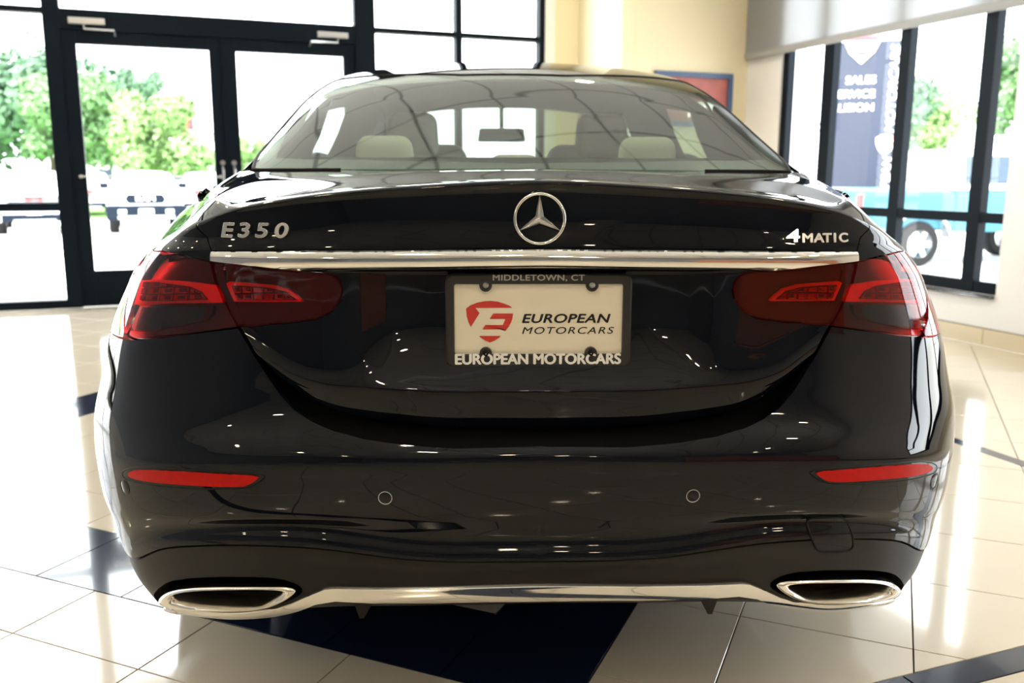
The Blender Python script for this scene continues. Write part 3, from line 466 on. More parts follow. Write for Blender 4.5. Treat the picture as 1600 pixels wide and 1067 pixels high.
POLY={"lid_top":["A",[[0,0.003],[0.4871,0.0293],[0.7833,0.0097],[0.8005,0.3027],[0.7221,0.5631],[0.7073,0.5847],[0.6452,0.5997],[0.5834,0.6515],[0.5641,0.6885],[0.3853,0.6883],[0.1685,0.6889],[0,0.6897]]],"chrome_strip":["A",[[0,0.6897],[0.2752,0.6896],[0.5592,0.6898],[0.5551,0.7057],[0.4691,0.7136],[0.3958,0.7222],[0.3413,0.7199],[0.1689,0.7197],[0,0.7207]]],"lid_low":["T",[[0,0.004],[0.1706,0.0021],[0.3562,0.0057],[0.374,0.0388],[0.3579,0.047],[0.3447,0.059],[0.3367,0.0697],[0.3334,0.0815],[0.3373,0.097],[0.3561,0.1189],[0.3797,0.1308],[0.4139,0.1368],[0.4711,0.1506],[0.5274,0.1872],[0.5044,0.2622],[0.4775,0.2991],[0.454,0.3124],[0.4282,0.3172],[0.3921,0.3215],[0.3569,0.3216],[0.3112,0.323],[0.2419,0.3238],[0.152,0.3234],[0.0633,0.3249],[0,0.3271]]],"lamp_in":["T",[[0.3356,0.0815],[0.3389,0.0697],[0.3469,0.0604],[0.3603,0.0534],[0.3858,0.047],[0.4124,0.047],[0.4886,0.0066],[0.5724,0.0],[0.5708,0.0182],[0.568,0.0668],[0.55,0.0986],[0.5289,0.1776],[0.4711,0.1471],[0.4139,0.1342],[0.3796,0.1285],[0.3572,0.1172],[0.3395,0.0959]]],"lamp_in_bar":["T",[[0.4101,0.1001],[0.4196,0.0907],[0.437,0.0811],[0.4678,0.0747],[0.5165,0.071],[0.553,0.0688],[0.5586,0.0708],[0.5433,0.0986],[0.4791,0.1]]],"lamp_in_grid":["T",[[0.42,0.0968],[0.4399,0.0839],[0.4721,0.078],[0.5168,0.0748],[0.5453,0.0737],[0.5352,0.095],[0.4789,0.0965]]],"lamp_out":["A",[[0.5617,0.7085],[0.6126,0.7001],[0.7024,0.6898],[0.9152,0.6897],[1.064,0.7207],[1.1653,0.7649],[1.1653,0.8338],[1.0228,0.8338],[0.7065,0.8353],[0.643,0.8326],[0.5672,0.8247],[0.506,0.8179],[0.528,0.7795],[0.5493,0.7425],[0.5564,0.7231]]],"lamp_out_bar":["A",[[0.5545,0.7493],[0.6171,0.7414],[0.7095,0.7342],[0.8143,0.7356],[0.7979,0.7784],[0.6906,0.7778],[0.6121,0.7788],[0.541,0.7785]]],"lamp_out_grid":["A",[[0.5692,0.7731],[0.5826,0.7597],[0.6066,0.7506],[0.6513,0.745],[0.7064,0.7394],[0.7489,0.7381],[0.7416,0.7725],[0.6448,0.7746]]],"lamp_out_clear":["A",[[0.5618,0.7841],[0.6114,0.7838],[0.6887,0.7833],[0.7579,0.7819],[0.7644,0.8226],[0.6895,0.8223],[0.6221,0.8171],[0.5734,0.8093],[0.5637,0.7973]]],"quarter":["A",[[0.7932,0.005],[0.9738,0.003],[1.3867,0.003],[2.1646,0.003],[2.2682,0.8943],[2.1511,1.1787],[2.0159,1.0897],[1.9799,0.9766],[1.8853,0.8669],[1.7456,0.7984],[1.5834,0.7915],[1.4348,0.8498],[1.3447,0.9286],[1.2861,0.8772],[1.1753,0.8338],[1.1653,0.7649],[1.064,0.7207],[0.9152,0.6897],[0.7066,0.6867],[0.6136,0.6978],[0.5615,0.7063],[0.5647,0.6892],[0.5843,0.6514],[0.6484,0.5993],[0.7123,0.5845],[0.7263,0.5629],[0.8085,0.2953]]],"bumper":["A",[[0,1.0245],[0.1401,1.0285],[0.2299,1.0221],[0.2911,1.015],[0.3399,1.0002],[0.3762,0.9809],[0.4066,0.9595],[0.4303,0.9337],[0.4523,0.9015],[0.4747,0.8681],[0.5035,0.8207],[0.567,0.8275],[0.6426,0.8353],[0.7057,0.8381],[1.0228,0.8358],[1.1753,0.8378],[1.2861,0.8943],[1.3266,0.9526],[1.2906,1.0348],[1.2771,1.1136],[1.2766,1.2221],[0.964,1.2221],[0.6,1.2221],[0,1.2221]]],"valance":["A",[[0,1.2251],[0.6,1.2251],[0.964,1.2251],[1.2766,1.2251],[1.2766,1.4622],[0,1.4622]]],"exhaust_hole":["A",[[0.4,1.3025],[0.4111,1.2906],[0.4388,1.2807],[0.498,1.2747],[0.5641,1.2722],[0.6337,1.2741],[0.6852,1.2799],[0.7312,1.304],[0.7408,1.333],[0.6857,1.3409],[0.586,1.333],[0.4995,1.3327],[0.4477,1.3289],[0.4115,1.3157]]],"ring_out":["A",[[0.4108,1.3036],[0.4145,1.2973],[0.4243,1.2926],[0.4524,1.2904],[0.5109,1.2868],[0.5677,1.2846],[0.6215,1.286],[0.6601,1.291],[0.6896,1.2999],[0.7066,1.3119],[0.7015,1.3237],[0.6759,1.3307],[0.5991,1.3305],[0.5261,1.3306],[0.4878,1.333],[0.4525,1.3283],[0.4259,1.3163]]],"ring_in":["A",[[0.4355,1.3023],[0.4491,1.2989],[0.4778,1.2964],[0.5285,1.2938],[0.5775,1.2928],[0.6195,1.2933],[0.6433,1.2977],[0.6604,1.3051],[0.6575,1.3136],[0.6316,1.3172],[0.5874,1.3188],[0.5369,1.3212],[0.4968,1.3233],[0.4735,1.3223],[0.4491,1.3112]]],"low_chrome":["A",[[0,1.3026],[0.1706,1.3042],[0.281,1.3011],[0.348,1.2965],[0.3619,1.2978],[0.3841,1.3069],[0.4032,1.3161],[0.4253,1.3266],[0.4558,1.3366],[0.5009,1.3368],[0.572,1.3357],[0.6638,1.339],[0.705,1.3319],[0.7132,1.3434],[0.6788,1.3549],[0.5966,1.353],[0.5226,1.3563],[0.4684,1.3721],[0.423,1.3516],[0.3815,1.3303],[0.3456,1.3249],[0.2845,1.3347],[0.1737,1.341],[0,1.3404]]],"tow_cover":["A",[[0.4567,1.1894],[0.4602,1.179],[0.4691,1.1729],[0.5096,1.1724],[0.5234,1.1791],[0.5326,1.1921],[0.542,1.2217],[0.5455,1.2323],[0.5433,1.2391],[0.531,1.2425],[0.4889,1.2441],[0.4775,1.2409],[0.4701,1.233],[0.4572,1.2063]]],"reflector":["A",[[0.4543,1.074],[0.5177,1.069],[0.6042,1.0622],[0.6653,1.0591],[0.6898,1.0599],[0.6991,1.0654],[0.6905,1.0728],[0.6519,1.0812],[0.5942,1.0869],[0.532,1.0918],[0.4857,1.0926],[0.4743,1.0896],[0.4627,1.0826]]],"reflector_recess":["A",[[0.4423,1.0734],[0.4836,1.0689],[0.5534,1.0633],[0.6477,1.0559],[0.687,1.0543],[0.7134,1.0594],[0.716,1.0699],[0.6978,1.0774],[0.6449,1.0885],[0.5695,1.0951],[0.5088,1.0968],[0.4748,1.0953],[0.4598,1.0872]]],"rear_glass":["G",[[0,0.004],[0.418,0.0],[0.6202,0.0],[0.6606,0.1961],[0.648,0.4413],[0.6354,0.6946],[0.6186,0.8254],[0.5912,0.9888],[0.4607,0.924],[0.3242,0.8624],[0.16,0.8027],[0,0.8047]]],"glass_inner":["G",[[0,0.045],[0.2781,0.0596],[0.5134,0.0852],[0.5861,0.1023],[0.5907,0.1486],[0.6101,0.3592],[0.6093,0.6027],[0.5483,0.6826],[0.4601,0.7264],[0.3049,0.7275],[0,0.7547]]]}
NETS={k:Net(v,k=="T") for k,v in NETD.items()}
SENS=[(-0.2576, 0.4597, 0.0105), (0.2549, 0.4587, 0.0105), (0.7436, 0.4283, 0.014), (-0.7436, 0.4283, 0.014)]
STARZ=0.9126
PLZ=0.7399
LETL=[('E', -0.5308, 0.8895, 0.0241), ('3', -0.5001, 0.8899, 0.0241), ('5', -0.4688, 0.8898, 0.0241), ('0', -0.4353, 0.8901, 0.0241)]
LETR=[('4', 0.4351, 0.8814, 0.0219), ('M', 0.4617, 0.8779, 0.0157), ('A', 0.483, 0.8778, 0.0157), ('T', 0.4988, 0.8777, 0.0157), ('I', 0.5135, 0.8777, 0.0157), ('C', 0.5304, 0.8776, 0.0157)]
FINX=[0.305, -0.307]
EMB=[[(148, 614), (170, 598), (205, 584), (240, 577), (275, 575), (310, 579), (345, 590), (370, 600), (385, 611), (196, 611), (217, 638), (172, 710), (160, 685), (151, 655)], [(268, 668), (287, 641), (389, 641), (385, 668)], [(350, 668.2), (385, 668.2), (378, 688), (371, 700), (336, 700)], [(232, 723), (246, 700.2), (371, 700.2), (366, 710), (350, 731), (343, 723)], [(214, 757), (326, 757), (318, 766), (295, 781), (270, 792), (245, 781), (222, 766)]]
TREES=[(-31, 50, 8.6, 4.5, 'dark green tree at the left edge of the photo', 2, 11), (-21.5, 40, 7.6, 4.6, 'dark green tree filling the far left pane', 2, 1), (-17.2, 38, 5.9, 2.6, 'tree behind the left door post', 0, 2), (-15.6, 37, 7.2, 1.5, 'slim tall tree just right of the left door post', 2, 3), (-12.7, 34.6, 4.5, 2.2, 'light green tree right of the door post, behind the white pickup', 1, 4), (-11.9, 39, 3.9, 1.4, 'small light tree nearest the red building', 1, 5), (13.6, 30, 5.2, 2.0, 'dark bush like tree in the middle of the right window', 2, 6), (16.8, 30, 5.6, 2.2, 'light green tree seen at the right end of the window', 1, 7), (23.0, 36, 8, 2.6, 'tall tree at the right end of the window', 0, 8), (8.2, 34, 4.0, 2.5, 'low pale tree left of the pylon sign', 1, 9)]
# ================================================================ CAR
CAR=thing('car','glossy black four door saloon seen from behind, parked on the tiled showroom floor','car',(0,0.9,0))
OFF=np.array([0,-0.9,0])
def cmesh(name,V,F,m,parent=CAR,smooth=False,normals=None,label=None):
    """car coordinates -> child of the car empty (which sits at y=.9)"""
    V=np.array([tuple(v) for v in V],float)+OFF
    o=mesh(name,V,F,m,parent,smooth,normals)
    if label: o['label']=label
    return o
def cB(b,name,m,parent=CAR,ang=None,label=None):
    o=cmesh(name,b.V,b.F,m,parent)
    if ang: smooth_by_angle(o,ang)
    if label: o['label']=label
    return o
def resample(loop,step,smooth=0,fix=lambda p:p[0]<1e-6):
    P=[np.array(p,float) for p in loop]
    for _ in range(smooth):
        Q=[];n=len(P)
        for i in range(n):
            a,b=P[i],P[(i+1)%n]
            if fix(a) and fix(b): Q+=[a,b] if not Q or not np.allclose(Q[-1],a) else [b]; continue
            if fix(a): Q+=[a,a*.25+b*.75]; continue
            if fix(b): Q+=[a*.75+b*.25,b]; continue
            Q+=[a*.75+b*.25,a*.25+b*.75]
        P=[]
        for q in Q:
            if not P or np.linalg.norm(q-P[-1])>1e-5: P.append(q)
        if np.linalg.norm(P[0]-P[-1])<1e-5: P.pop()
    out=[]
    for i in range(len(P)):
        a,b=P[i],P[(i+1)%len(P)]; L=np.linalg.norm(b-a); k=max(1,int(math.ceil(L/step)))
        st=step
        for j in range(k): out.append(a+(b-a)*j/k)
    Q=[]
    for q in out:
        if not Q or np.linalg.norm(q-Q[-1])>2e-4: Q.append(q)
    return np.array(Q)
def inpoly(P,L):
    x,y=P[:,0],P[:,1]; c=np.zeros(len(P),bool); n=len(L)
    for i in range(n):
        x0,y0=L[i];x1,y1=L[(i+1)%n]
        k=((y0>y)!=(y1>y)); 
        if y1!=y0: c^=k&(x<(x1-x0)*(y-y0)/(y1-y0)+x0)
    return c
def edgedist(P,L):
    d=np.full(len(P),9.)
    for i in range(len(L)):
        a=L[i];b=L[(i+1)%len(L)];ab=b-a;q=ab@ab
        if q<1e-14: continue
        t=np.clip(((P-a)@ab)/q,0,1);d=np.minimum(d,np.linalg.norm(P-(a+t[:,None]*ab),axis=1))
    return d
SG={'A':-1,'T':-1,'G':1}
def surf_n(net,u,v,k):
    h=1.5e-3; P=net.ev(u,v)
    um=np.where(u<h,-1,1)
    a=net.ev(u+h,v); b=net.ev(np.maximum(u-h,0),v); b=np.where((u<h)[:,None],a*[-1,1,1],b)
    c=net.ev(u,np.minimum(v+h,net.tv[-1])); d=net.ev(u,np.maximum(v-h,0))
    n=np.cross(a-b,c-d)*SG[k]; n/=np.linalg.norm(n,axis=1)[:,None]+1e-12
    return P,n
def panel(name,key,m,poly=None,off=0,step=.012,smooth=0,rim=.012,holes=(),weld=False,mirror=False,parent=CAR,label=None,offf=None,gap=0,rimdir=None,ustep=None,names=None):
    """trim the surface to a loop; weld=True joins the mirror image into one mesh, mirror=True adds a second object"""
    net=NETS[key]; kk,loop=POLY[poly or name] if isinstance(poly,str) or poly is None else (key,poly)
    L=resample(loop,step,smooth)
    HL=[resample(h,step,1,fix=lambda p:False) for h in holes]
    if gap:
        n=len(L); a2=sum(L[i][0]*L[(i+1)%n][1]-L[(i+1)%n][0]*L[i][1] for i in range(n)); sgn=1 if a2>0 else -1
        t=np.roll(L,-1,0)-np.roll(L,1,0); t/=np.linalg.norm(t,axis=1)[:,None]+1e-12
        inn=np.stack([-t[:,1],t[:,0]],1)*sgn; keep=L[:,0]<1e-6; inn[keep]=0; L=L+inn*gap
    umax=L[:,0].max(); us=[L[:,0].min()]
    while us[-1]<umax: us.append(us[-1]+(step if us[-1]<1.15 else step*3.2))
    vs_=[]
    lo,hi=L[:,1].min(),L[:,1].max()
    for a,b in zip(net.tv[:-1],net.tv[1:]):
        if b<lo or a>hi: continue
        k=max(2,int(math.ceil((b-a)/step))); vs_+=list(a+(b-a)*np.arange(k)/k)
    U,V=np.meshgrid(us,vs_); G=np.stack([U.ravel(),V.ravel()],1)
    keep=inpoly(G,L)
    for h in HL: keep&=~inpoly(G,h)
    G=G[keep]; d=edgedist(G,L)
    for h in HL: d=np.minimum(d,edgedist(G,h))
    G=G[d>step*.38]
    pts=np.concatenate([L]+HL+[G]); nL=len(L)
    edges=[];k=0;loops=[]
    for l in [L]+HL: edges+=[(k+i,k+(i+1)%len(l)) for i in range(len(l))]; loops.append((k,len(l))); k+=len(l)
    vo,eo,fo,ov,oe,of=delaunay_2d_cdt([Vector(p) for p in pts],edges,[],0,1e-6)
    vo=np.array([tuple(v) for v in vo]); F=np.array(fo)
    C_=vo[F].mean(1); ok=inpoly(C_,L)
    for h in HL: ok&=~inpoly(C_,h)
    F=F[ok]
    P,N_=surf_n(net,vo[:,0],vo[:,1],key)
    z=vo[:,0]<1e-6; 
    if kk!='side': N_[z,0]=0; P[z,0]=0 if weld else P[z,0]
    o_=off if offf is None else offf(vo,P)
    P=P+N_*(o_[:,None] if hasattr(o_,'__len__') else o_)
    # orient faces
    fn=np.cross(P[F[:,1]]-P[F[:,0]],P[F[:,2]]-P[F[:,0]]); fl=(fn*N_[F[:,0]]).sum(1)<0; F[fl]=F[fl][:,::-1]
    # rim
    Vr=[P];Nr=[N_];Fr=[tuple(f) for f in F];base=len(P)
    from collections import Counter
    ec=Counter()
    for f in F:
        for i in range(3): ec[(f[i],f[(i+1)%3])]+=1
    bd=[(a,b) for (a,b) in ec if (b,a) not in ec and not (weld and vo[a,0]<1e-5 and vo[b,0]<1e-5)]
    if rim and bd:
        tn={}
        for a,b in bd:
            t=P[b]-P[a]; 
            for q in (a,b): tn[q]=tn.get(q,0)+np.cross(t,N_[q])
        ids={q:i for i,q in enumerate(tn)}
        q=list(tn); on=np.array([tn[i]/(np.linalg.norm(tn[i])+1e-12) for i in q])
        top=P[q]; bot=P[q]-N_[q]*rim if rimdir is None else P[q]+np.array(rimdir)*rim
        Vr+=[top,bot]; Nr+=[(on+N_[q]*.4)/np.linalg.norm(on+N_[q]*.4,axis=1)[:,None],on]
        for a,b in bd: Fr.append((base+ids[a],base+len(q)+ids[a],base+len(q)+ids[b],base+ids[b]))
    V=np.concatenate(Vr); N2=np.concatenate(Nr)
    used=sorted({i for f in Fr for i in f}); mp_={j:i for i,j in enumerate(used)}; V=V[used];N2=N2[used];Fr=[tuple(mp_[i] for i in f) for f in Fr]
    res=[]
    if weld:
        nz=np.abs(V[:,0])>1e-6; idx=np.arange(len(V)); new=np.where(nz,np.cumsum(nz)-1+len(V),idx)
        V2=V[nz]*[-1,1,1]; Nm=N2[nz]*[-1,1,1]
        Fr=Fr+[tuple(int(new[i]) for i in f[::-1]) for f in Fr]; V=np.concatenate([V,V2]); N2=np.concatenate([N2,Nm])
        return cmesh(name,V,Fr,m,parent,True,N2,label)
    nm=names or name
    pr=parent if isinstance(parent,(list,tuple)) else (parent,parent)
    o1=cmesh(nm,V,Fr,m,pr[1],True,N2,label)
    if mirror:
        o2=cmesh(nm,V*[-1,1,1],[f[::-1] for f in Fr],m,pr[0],True,N2*[-1,1,1],label); return o2,o1
    return o1
NA_,NT_,NG_=NETS['A'],NETS['T'],NETS['G']
P_=M['paint']
ve=float(NA_.tv[-1])
# ---- outer panels
panel('boot_lid','A',P_,'lid_top',weld=True,gap=.0008,step=.011)
lowr=panel('boot_lid_lower','T',P_,'lid_low',weld=True,gap=.0008,rim=.03,step=.009,rimdir=(0,1,0))
panel('bumper','A',P_,'bumper',weld=True,gap=.0006,rim=.03,step=.012)
hole=POLY['exhaust_hole'][1]
def sub_loop(l): return l
panel('rear_valance','A',M['trim_black'],'valance',weld=True,step=.012,off=-.002,rim=.03,holes=[hole])
panel('quarter_panel','A',P_,'quarter',mirror=True,gap=.0006,step=.014,rim=.014)
# chrome strip, bulged
va,vb=float(NA_.tv[6]),float(NA_.tv[7])
def bul(vo,P): 
    t=np.clip((vo[:,1]-va)/(vb-va),0,1); return .007+.009*np.sqrt(np.clip(1-(2*t-1)**2,0,1))*(.55+.45*np.clip(1-(P[:,0]/.56)**6,0,1))
def panel_bulge(name,polyname,bulf,m,key='A',**kw):
    o=panel(name,key,m,polyname,offf=bulf,**kw)
    # recompute normals from geometry for the bulged sheet
    for ob in (o if isinstance(o,tuple) else (o,)):
        me=ob.data; at=me.attributes.get('custom_normal'); me.attributes.remove(at) if at else None; me.polygons.foreach_set('use_smooth',[True]*len(me.polygons)); me.update()
    return o
panel_bulge('chrome_strip','chrome_strip',bul,M['chrome'],weld=True,step=.0035,rim=.0035,rimdir=(0,1,0))
def bul2(vo,P): return .0045+0*vo[:,0]
panel('diffuser_trim','A',M['chrome'],'low_chrome',weld=True,off=.006,step=.008,rim=.01,label='chrome lower trim strip')
# ---- inner dark shell closing the gaps
_c=float(NA_.tv[7]); panel('inner_shell','A',M['void'],[(0,_c),(1.0,_c),(1.0,ve-.002),(0,ve-.002)],off=-.065,weld=True,step=.04,rim=0)
_d=float(NA_.tv[1]); panel('deck_shell','A',M['void'],[(0,.004),(.48,.004),(.48,_d),(0,_d)],off=-.03,weld=True,step=.04,rim=0)
# rubber seal seen in the gap under the lid
sl=[]
for x in np.linspace(-.40,.40,41):
    ax=abs(x); z=np.interp(ax,[0,.14,.24,.31,.36,.40],[.549,.552,.560,.573,.590,.612]); y=np.interp(ax,[0,.2,.4],[-.012,-.006,.012])+.012; sl.append((x,y,z-.006))
cB(B().tube(sl,.004,8),'boot_seal',M['rubber'],ang=60)
# ---- lamps
def lamp(side):
    p=part('tail_lamp',CAR,None); return p
LO=(lamp(-1),lamp(1)); LI=(lamp(-1),lamp(1))
for p in LO: p.name='tail_lamp'
panel('outer_lens','A',M['lens'],'lamp_out',holes=[POLY['lamp_out_clear'][1]],off=.001,mirror=True,step=.012,rim=.012,parent=LO,names='lens')
panel('outer_housing','A',M['housing'],'lamp_out',off=-.035,mirror=True,step=.02,rim=0,parent=LO,names='housing')
panel('ob','A',M['bar'],'lamp_out_bar',off=-.014,mirror=True,step=.012,rim=.012,parent=LO,names='light_bar')
panel('oc','A',M['housing_dark'],'lamp_out_clear',off=-.020,mirror=True,step=.012,rim=.01,parent=LO,names='reverse_lamp')
panel('clear_lens','A',M['lens_clear'],'lamp_out_clear',off=.001,mirror=True,step=.012,rim=0,smooth=1,parent=LO,names='clear_lens')
panel('inner_lens','T',M['lens'],'lamp_in',off=.001,mirror=True,step=.01,rim=.012,rimdir=(0,1,0),smooth=0,parent=LI,names='lens')
panel('inner_housing','T',M['housing'],'lamp_in',off=-.030,mirror=True,step=.02,rim=0,parent=LI,names='housing')
panel('ib','T',M['bar'],'lamp_in_bar',off=-.012,mirror=True,step=.01,rim=.01,parent=LI,names='light_bar')
def cells(key,polyname,cols,rows,parents,off,mat_):
    """grid of small lamp cells inside a loop"""
    k,l=POLY[polyname]; L=np.array(l); net=NETS[key]
    Ld=resample(l,.004)
    u0,u1=L[:,0].min(),L[:,0].max(); v0,v1=L[:,1].min(),L[:,1].max()
    for i in range(cols):
        for j in range(rows):
            cu=[u0+(u1-u0)*(i+e)/cols for e in(.10,.90)]; cv=[v0+(v1-v0)*(j+e)/rows for e in(.10,.90)]
            Q=[(cu[0],cv[0]),(cu[1],cv[0]),(cu[1],cv[1]),(cu[0],cv[1])]
            # clip by the (convex enough) loop
            cx,cy=L.mean(0); R=Q
            n=len(L)
            for a in range(n):
                p,q=L[a],L[(a+1)%n]; nn=np.array([q[1]-p[1],-(q[0]-p[0])]); 
                if nn@np.array([cx-p[0],cy-p[1]])>0: nn=-nn
                R=clip(R,nn,nn@p-.0012*np.linalg.norm(nn),1)
                if len(R)<3: break
            if len(R)<3 or area(R)<4e-6: continue
            R=np.array(R); P,N_=surf_n(net,R[:,0],R[:,1],key)
            c=P.mean(0); top=P+N_*off; tip=(P*.6+c*.4)+N_*(off-.004); bot=P+N_*(off-.012); m_=len(R)
            V=np.concatenate([bot,top,tip]); F=[(a,(a+1)%m_,m_+(a+1)%m_,m_+a) for a in range(m_)]+[(m_+a,m_+(a+1)%m_,2*m_+(a+1)%m_,2*m_+a) for a in range(m_)]+[tuple(range(2*m_,3*m_))]
            cmesh('lamp_cell',V,F,mat_,parents[1]); cmesh('lamp_cell',V*[-1,1,1],[f[::-1] for f in F],mat_,parents[0])
panel('og','A',M['housing_dark'] if False else M['housing'],'lamp_out_grid',off=-.0105,mirror=True,step=.012,rim=.004,parent=LO,names='grid_plate')
cells('A','lamp_out_grid',5,3,LO,-.0065,M['cell'])
panel('ig','T',M['housing'],'lamp_in_grid',off=-.0085,mirror=True,step=.012,rim=.004,parent=LI,names='grid_plate')
cells('T','lamp_in_grid',6,2,LI,-.0045,M['cell'])
# ---- points on the surfaces
def onsurf(key,x,z,umax=1.3,vr=None):
    net=NETS[key]; s=-1 if x<0 else 1; x=abs(x)
    us=np.linspace(0,umax,260); vs2=np.linspace(vr[0] if vr else 0,vr[1] if vr else net.tv[-2],400); U,V=np.meshgrid(us,vs2); P=net.ev(U,V); D=(P[...,0]-x)**2+(P[...,2]-z)**2+(P[...,1]>.5)*1
    i=np.unravel_index(np.argmin(D),D.shape); u,v=U[i],V[i]
    for _ in range(10):
        a=net.ev(np.array([u]),np.array([v]))[0]; h=1e-4
        b=(net.ev(np.array([u+h]),np.array([v]))[0]-a)/h; c=(net.ev(np.array([u]),np.array([v+h]))[0]-a)/h
        J=np.array([[b[0],c[0]],[b[2],c[2]]]); e=np.array([x-a[0],z-a[2]])
        if abs(np.linalg.det(J))<1e-6: break
        d=np.clip(np.linalg.solve(J,e),-.02,.02); u=max(0,u+d[0]); v+=d[1]
    P,n=surf_n(net,np.array([u]),np.array([v]),key); P=P[0];n=n[0]
    return np.array([s*P[0],P[1],P[2]]),np.array([s*n[0],n[1],n[2]])
def ring_on(P,n,r,t,nn=28):
    n=Vector(n).normalized(); a=n.orthogonal().normalized(); b=n.cross(a); P=Vector(P)
    return [tuple(P+(a*math.cos(2*math.pi*i/nn)+b*math.sin(2*math.pi*i/nn))*r+n*t) for i in range(nn)]
# ---- parking sensors, tow cover, reflectors
for x,z,r in SENS:
    p,n=onsurf('A',x,z,vr=(float(NA_.tv[12]),float(NA_.tv[20])))
    l=[ring_on(p,n,q,t) for q,t in((r+.0012,-.004),(r+.0012,.0006),(r+.0002,.0006),(r,-.001))]
    cB(B().loft(l),'sensor_ring',M['trim_black'] if r>.011 else M['steel'],ang=40)
    l=[ring_on(p,n,q,t) for q,t in((r-.0006,-.004),(r-.0006,.0001),(r-.0014,.0004),(.0001,.0006))]
    cB(B().loft(l,cap1=True),'parking_sensor',P_,ang=40)
def groove(name,polyname,key,r,m,close=True,smooth=2,off=0,mirror=False,parent=CAR):
    l=resample(POLY[polyname][1],.006,smooth,fix=lambda p:False); P,n=surf_n(NETS[key],l[:,0],l[:,1],key); P=P+n*off
    o=cB(B().tube([tuple(p) for p in P],r,6,closed=close),name,m,parent,ang=60)
    if mirror:
        o2=cmesh(name,[(-a,b,c) for a,b,c in (v for v in (np.array(p) for p in P))][:0] or [],[],m) if False else None
        b_=B().tube([(-p[0],p[1],p[2]) for p in P],r,6,closed=close); cB(b_,name,m,parent,ang=60)
    return o
panel('tow_eye_cover','A',M['paint'],'tow_cover',off=.0006,step=.01,rim=.004,smooth=1,names='tow_eye_cover')
groove('cover_seam','tow_cover','A',.0017,M['rubber'],off=.0009)
panel('reflector_pocket','A',P_,'reflector_recess',off=.0012,mirror=True,step=.01,rim=.002,smooth=1,names='reflector_bezel')
groove('bezel_seam','reflector_recess','A',.0016,M['rubber'],off=.0003,mirror=True)
panel('reflector','A',M['reflector'],'reflector',off=.0032,mirror=True,step=.008,rim=.003,smooth=1,names='red_reflector')
# ---- exhaust tips
ro=resample(POLY['ring_out'][1],.01,2,fix=lambda p:False); ri=resample(POLY['ring_in'][1],.01,2,fix=lambda p:False)
def even(L,n):
    d=np.concatenate([[0],np.cumsum(np.linalg.norm(np.roll(L,-1,0)-L,axis=1))]); t=np.linspace(0,d[-1],n,endpoint=False); Lc=np.concatenate([L,L[:1]])
    return np.stack([np.interp(t,d,Lc[:,k]) for k in range(2)],1)
def align(Lp,n=72):
    # resample by angle about the centre so loops correspond
    P,_=surf_n(NA_,Lp[:,0],Lp[:,1],'A'); return P
def byangle(Lp,c,n=72):
    P,_=surf_n(NA_,Lp[:,0],Lp[:,1],'A'); sx,sz=1,2.6
    a=np.arctan2((P[:,2]-c[2])*sz,(P[:,0]-c[0])*sx); o=np.argsort(a); a=a[o];P=P[o]
    t=np.linspace(-math.pi,math.pi,n,endpoint=False); a3=np.concatenate([a-2*math.pi,a,a+2*math.pi]); P3=np.concatenate([P,P,P])
    return np.stack([np.interp(t,a3,P3[:,k]) for k in range(3)],1)
Pc,_=surf_n(NA_,ro[:,0],ro[:,1],'A'); cc=Pc.mean(0)
RO=byangle(ro,cc); RI=byangle(ri,cc)
RO[:,1]=(RO[:,1]*.88+cc[1]*.12); RI[:,1]=(RI[:,1]*.88+cc[1]*.12)
mid=(RO+RI)/2
L_=[RO+[0,.10,0],RO+[0,.004,0],RO+[0,-.006,0],RO*.75+RI*.25+[0,-.012,0],mid+[0,-.013,0],RO*.25+RI*.75+[0,-.008,0],RI+[0,.004,0]]
deep=cc+(RI-cc)*[.80,1,.55]+[0,.075,.004]
L_+= [RI*.6+deep*.4, deep]
for s in(-1,1):
    t=part('exhaust_tip',CAR)
    b=B().loft([[tuple(p*[s,1,1]) for p in l] for l in L_]); cB(b,'tip_rim',M['chrome_b'],t,ang=70)
    b=B().loft([[tuple(p*[s,1,1]) for p in l] for l in (deep,deep+[0,.10,0])],cap1=True); cB(b,'tip_throat',M['void'],t,ang=50)
    hl=resample(hole,.01,1,fix=lambda p:False); HP=byangle(hl,cc)
    b=B().loft([[tuple(p*[s,1,1]) for p in l] for l in (HP+[0,.001,0],cc+(HP-cc)*[.95,.8,.95]+[0,.02,0],cc+(HP-cc)*[.84,.3,.80]+[0,.06,0])]); cB(b,'tip_surround',M['void'],t,ang=60)
# diffuser fins
for x0 in FINX:
    p,n=onsurf('A',x0,.238); y0=p[1]; zt=p[2]+.006; s=1 if x0>0 else -1
    V=[(x0-.016,y0-.002,zt),(x0+.016,y0-.002,zt),(x0+.014,y0+.08,zt),(x0-.014,y0+.08,zt),(x0-.004+s*.004,y0+.0,zt-.030),(x0+.004+s*.004,y0+.0,zt-.030),(x0+.003+s*.004,y0+.07,zt-.022),(x0-.003+s*.004,y0+.07,zt-.022)]
    b=B().add(V,[(0,1,2,3),(7,6,5,4),(0,4,5,1),(1,5,6,2),(2,6,7,3),(3,7,4,0)]); cB(b,'diffuser_fin',M['trim_black'])
# under tray (dark closing floor of the car)
b=B().box(-.62,.62,.16,4.4,.20,.22); cB(b,'under_tray',M['void'])
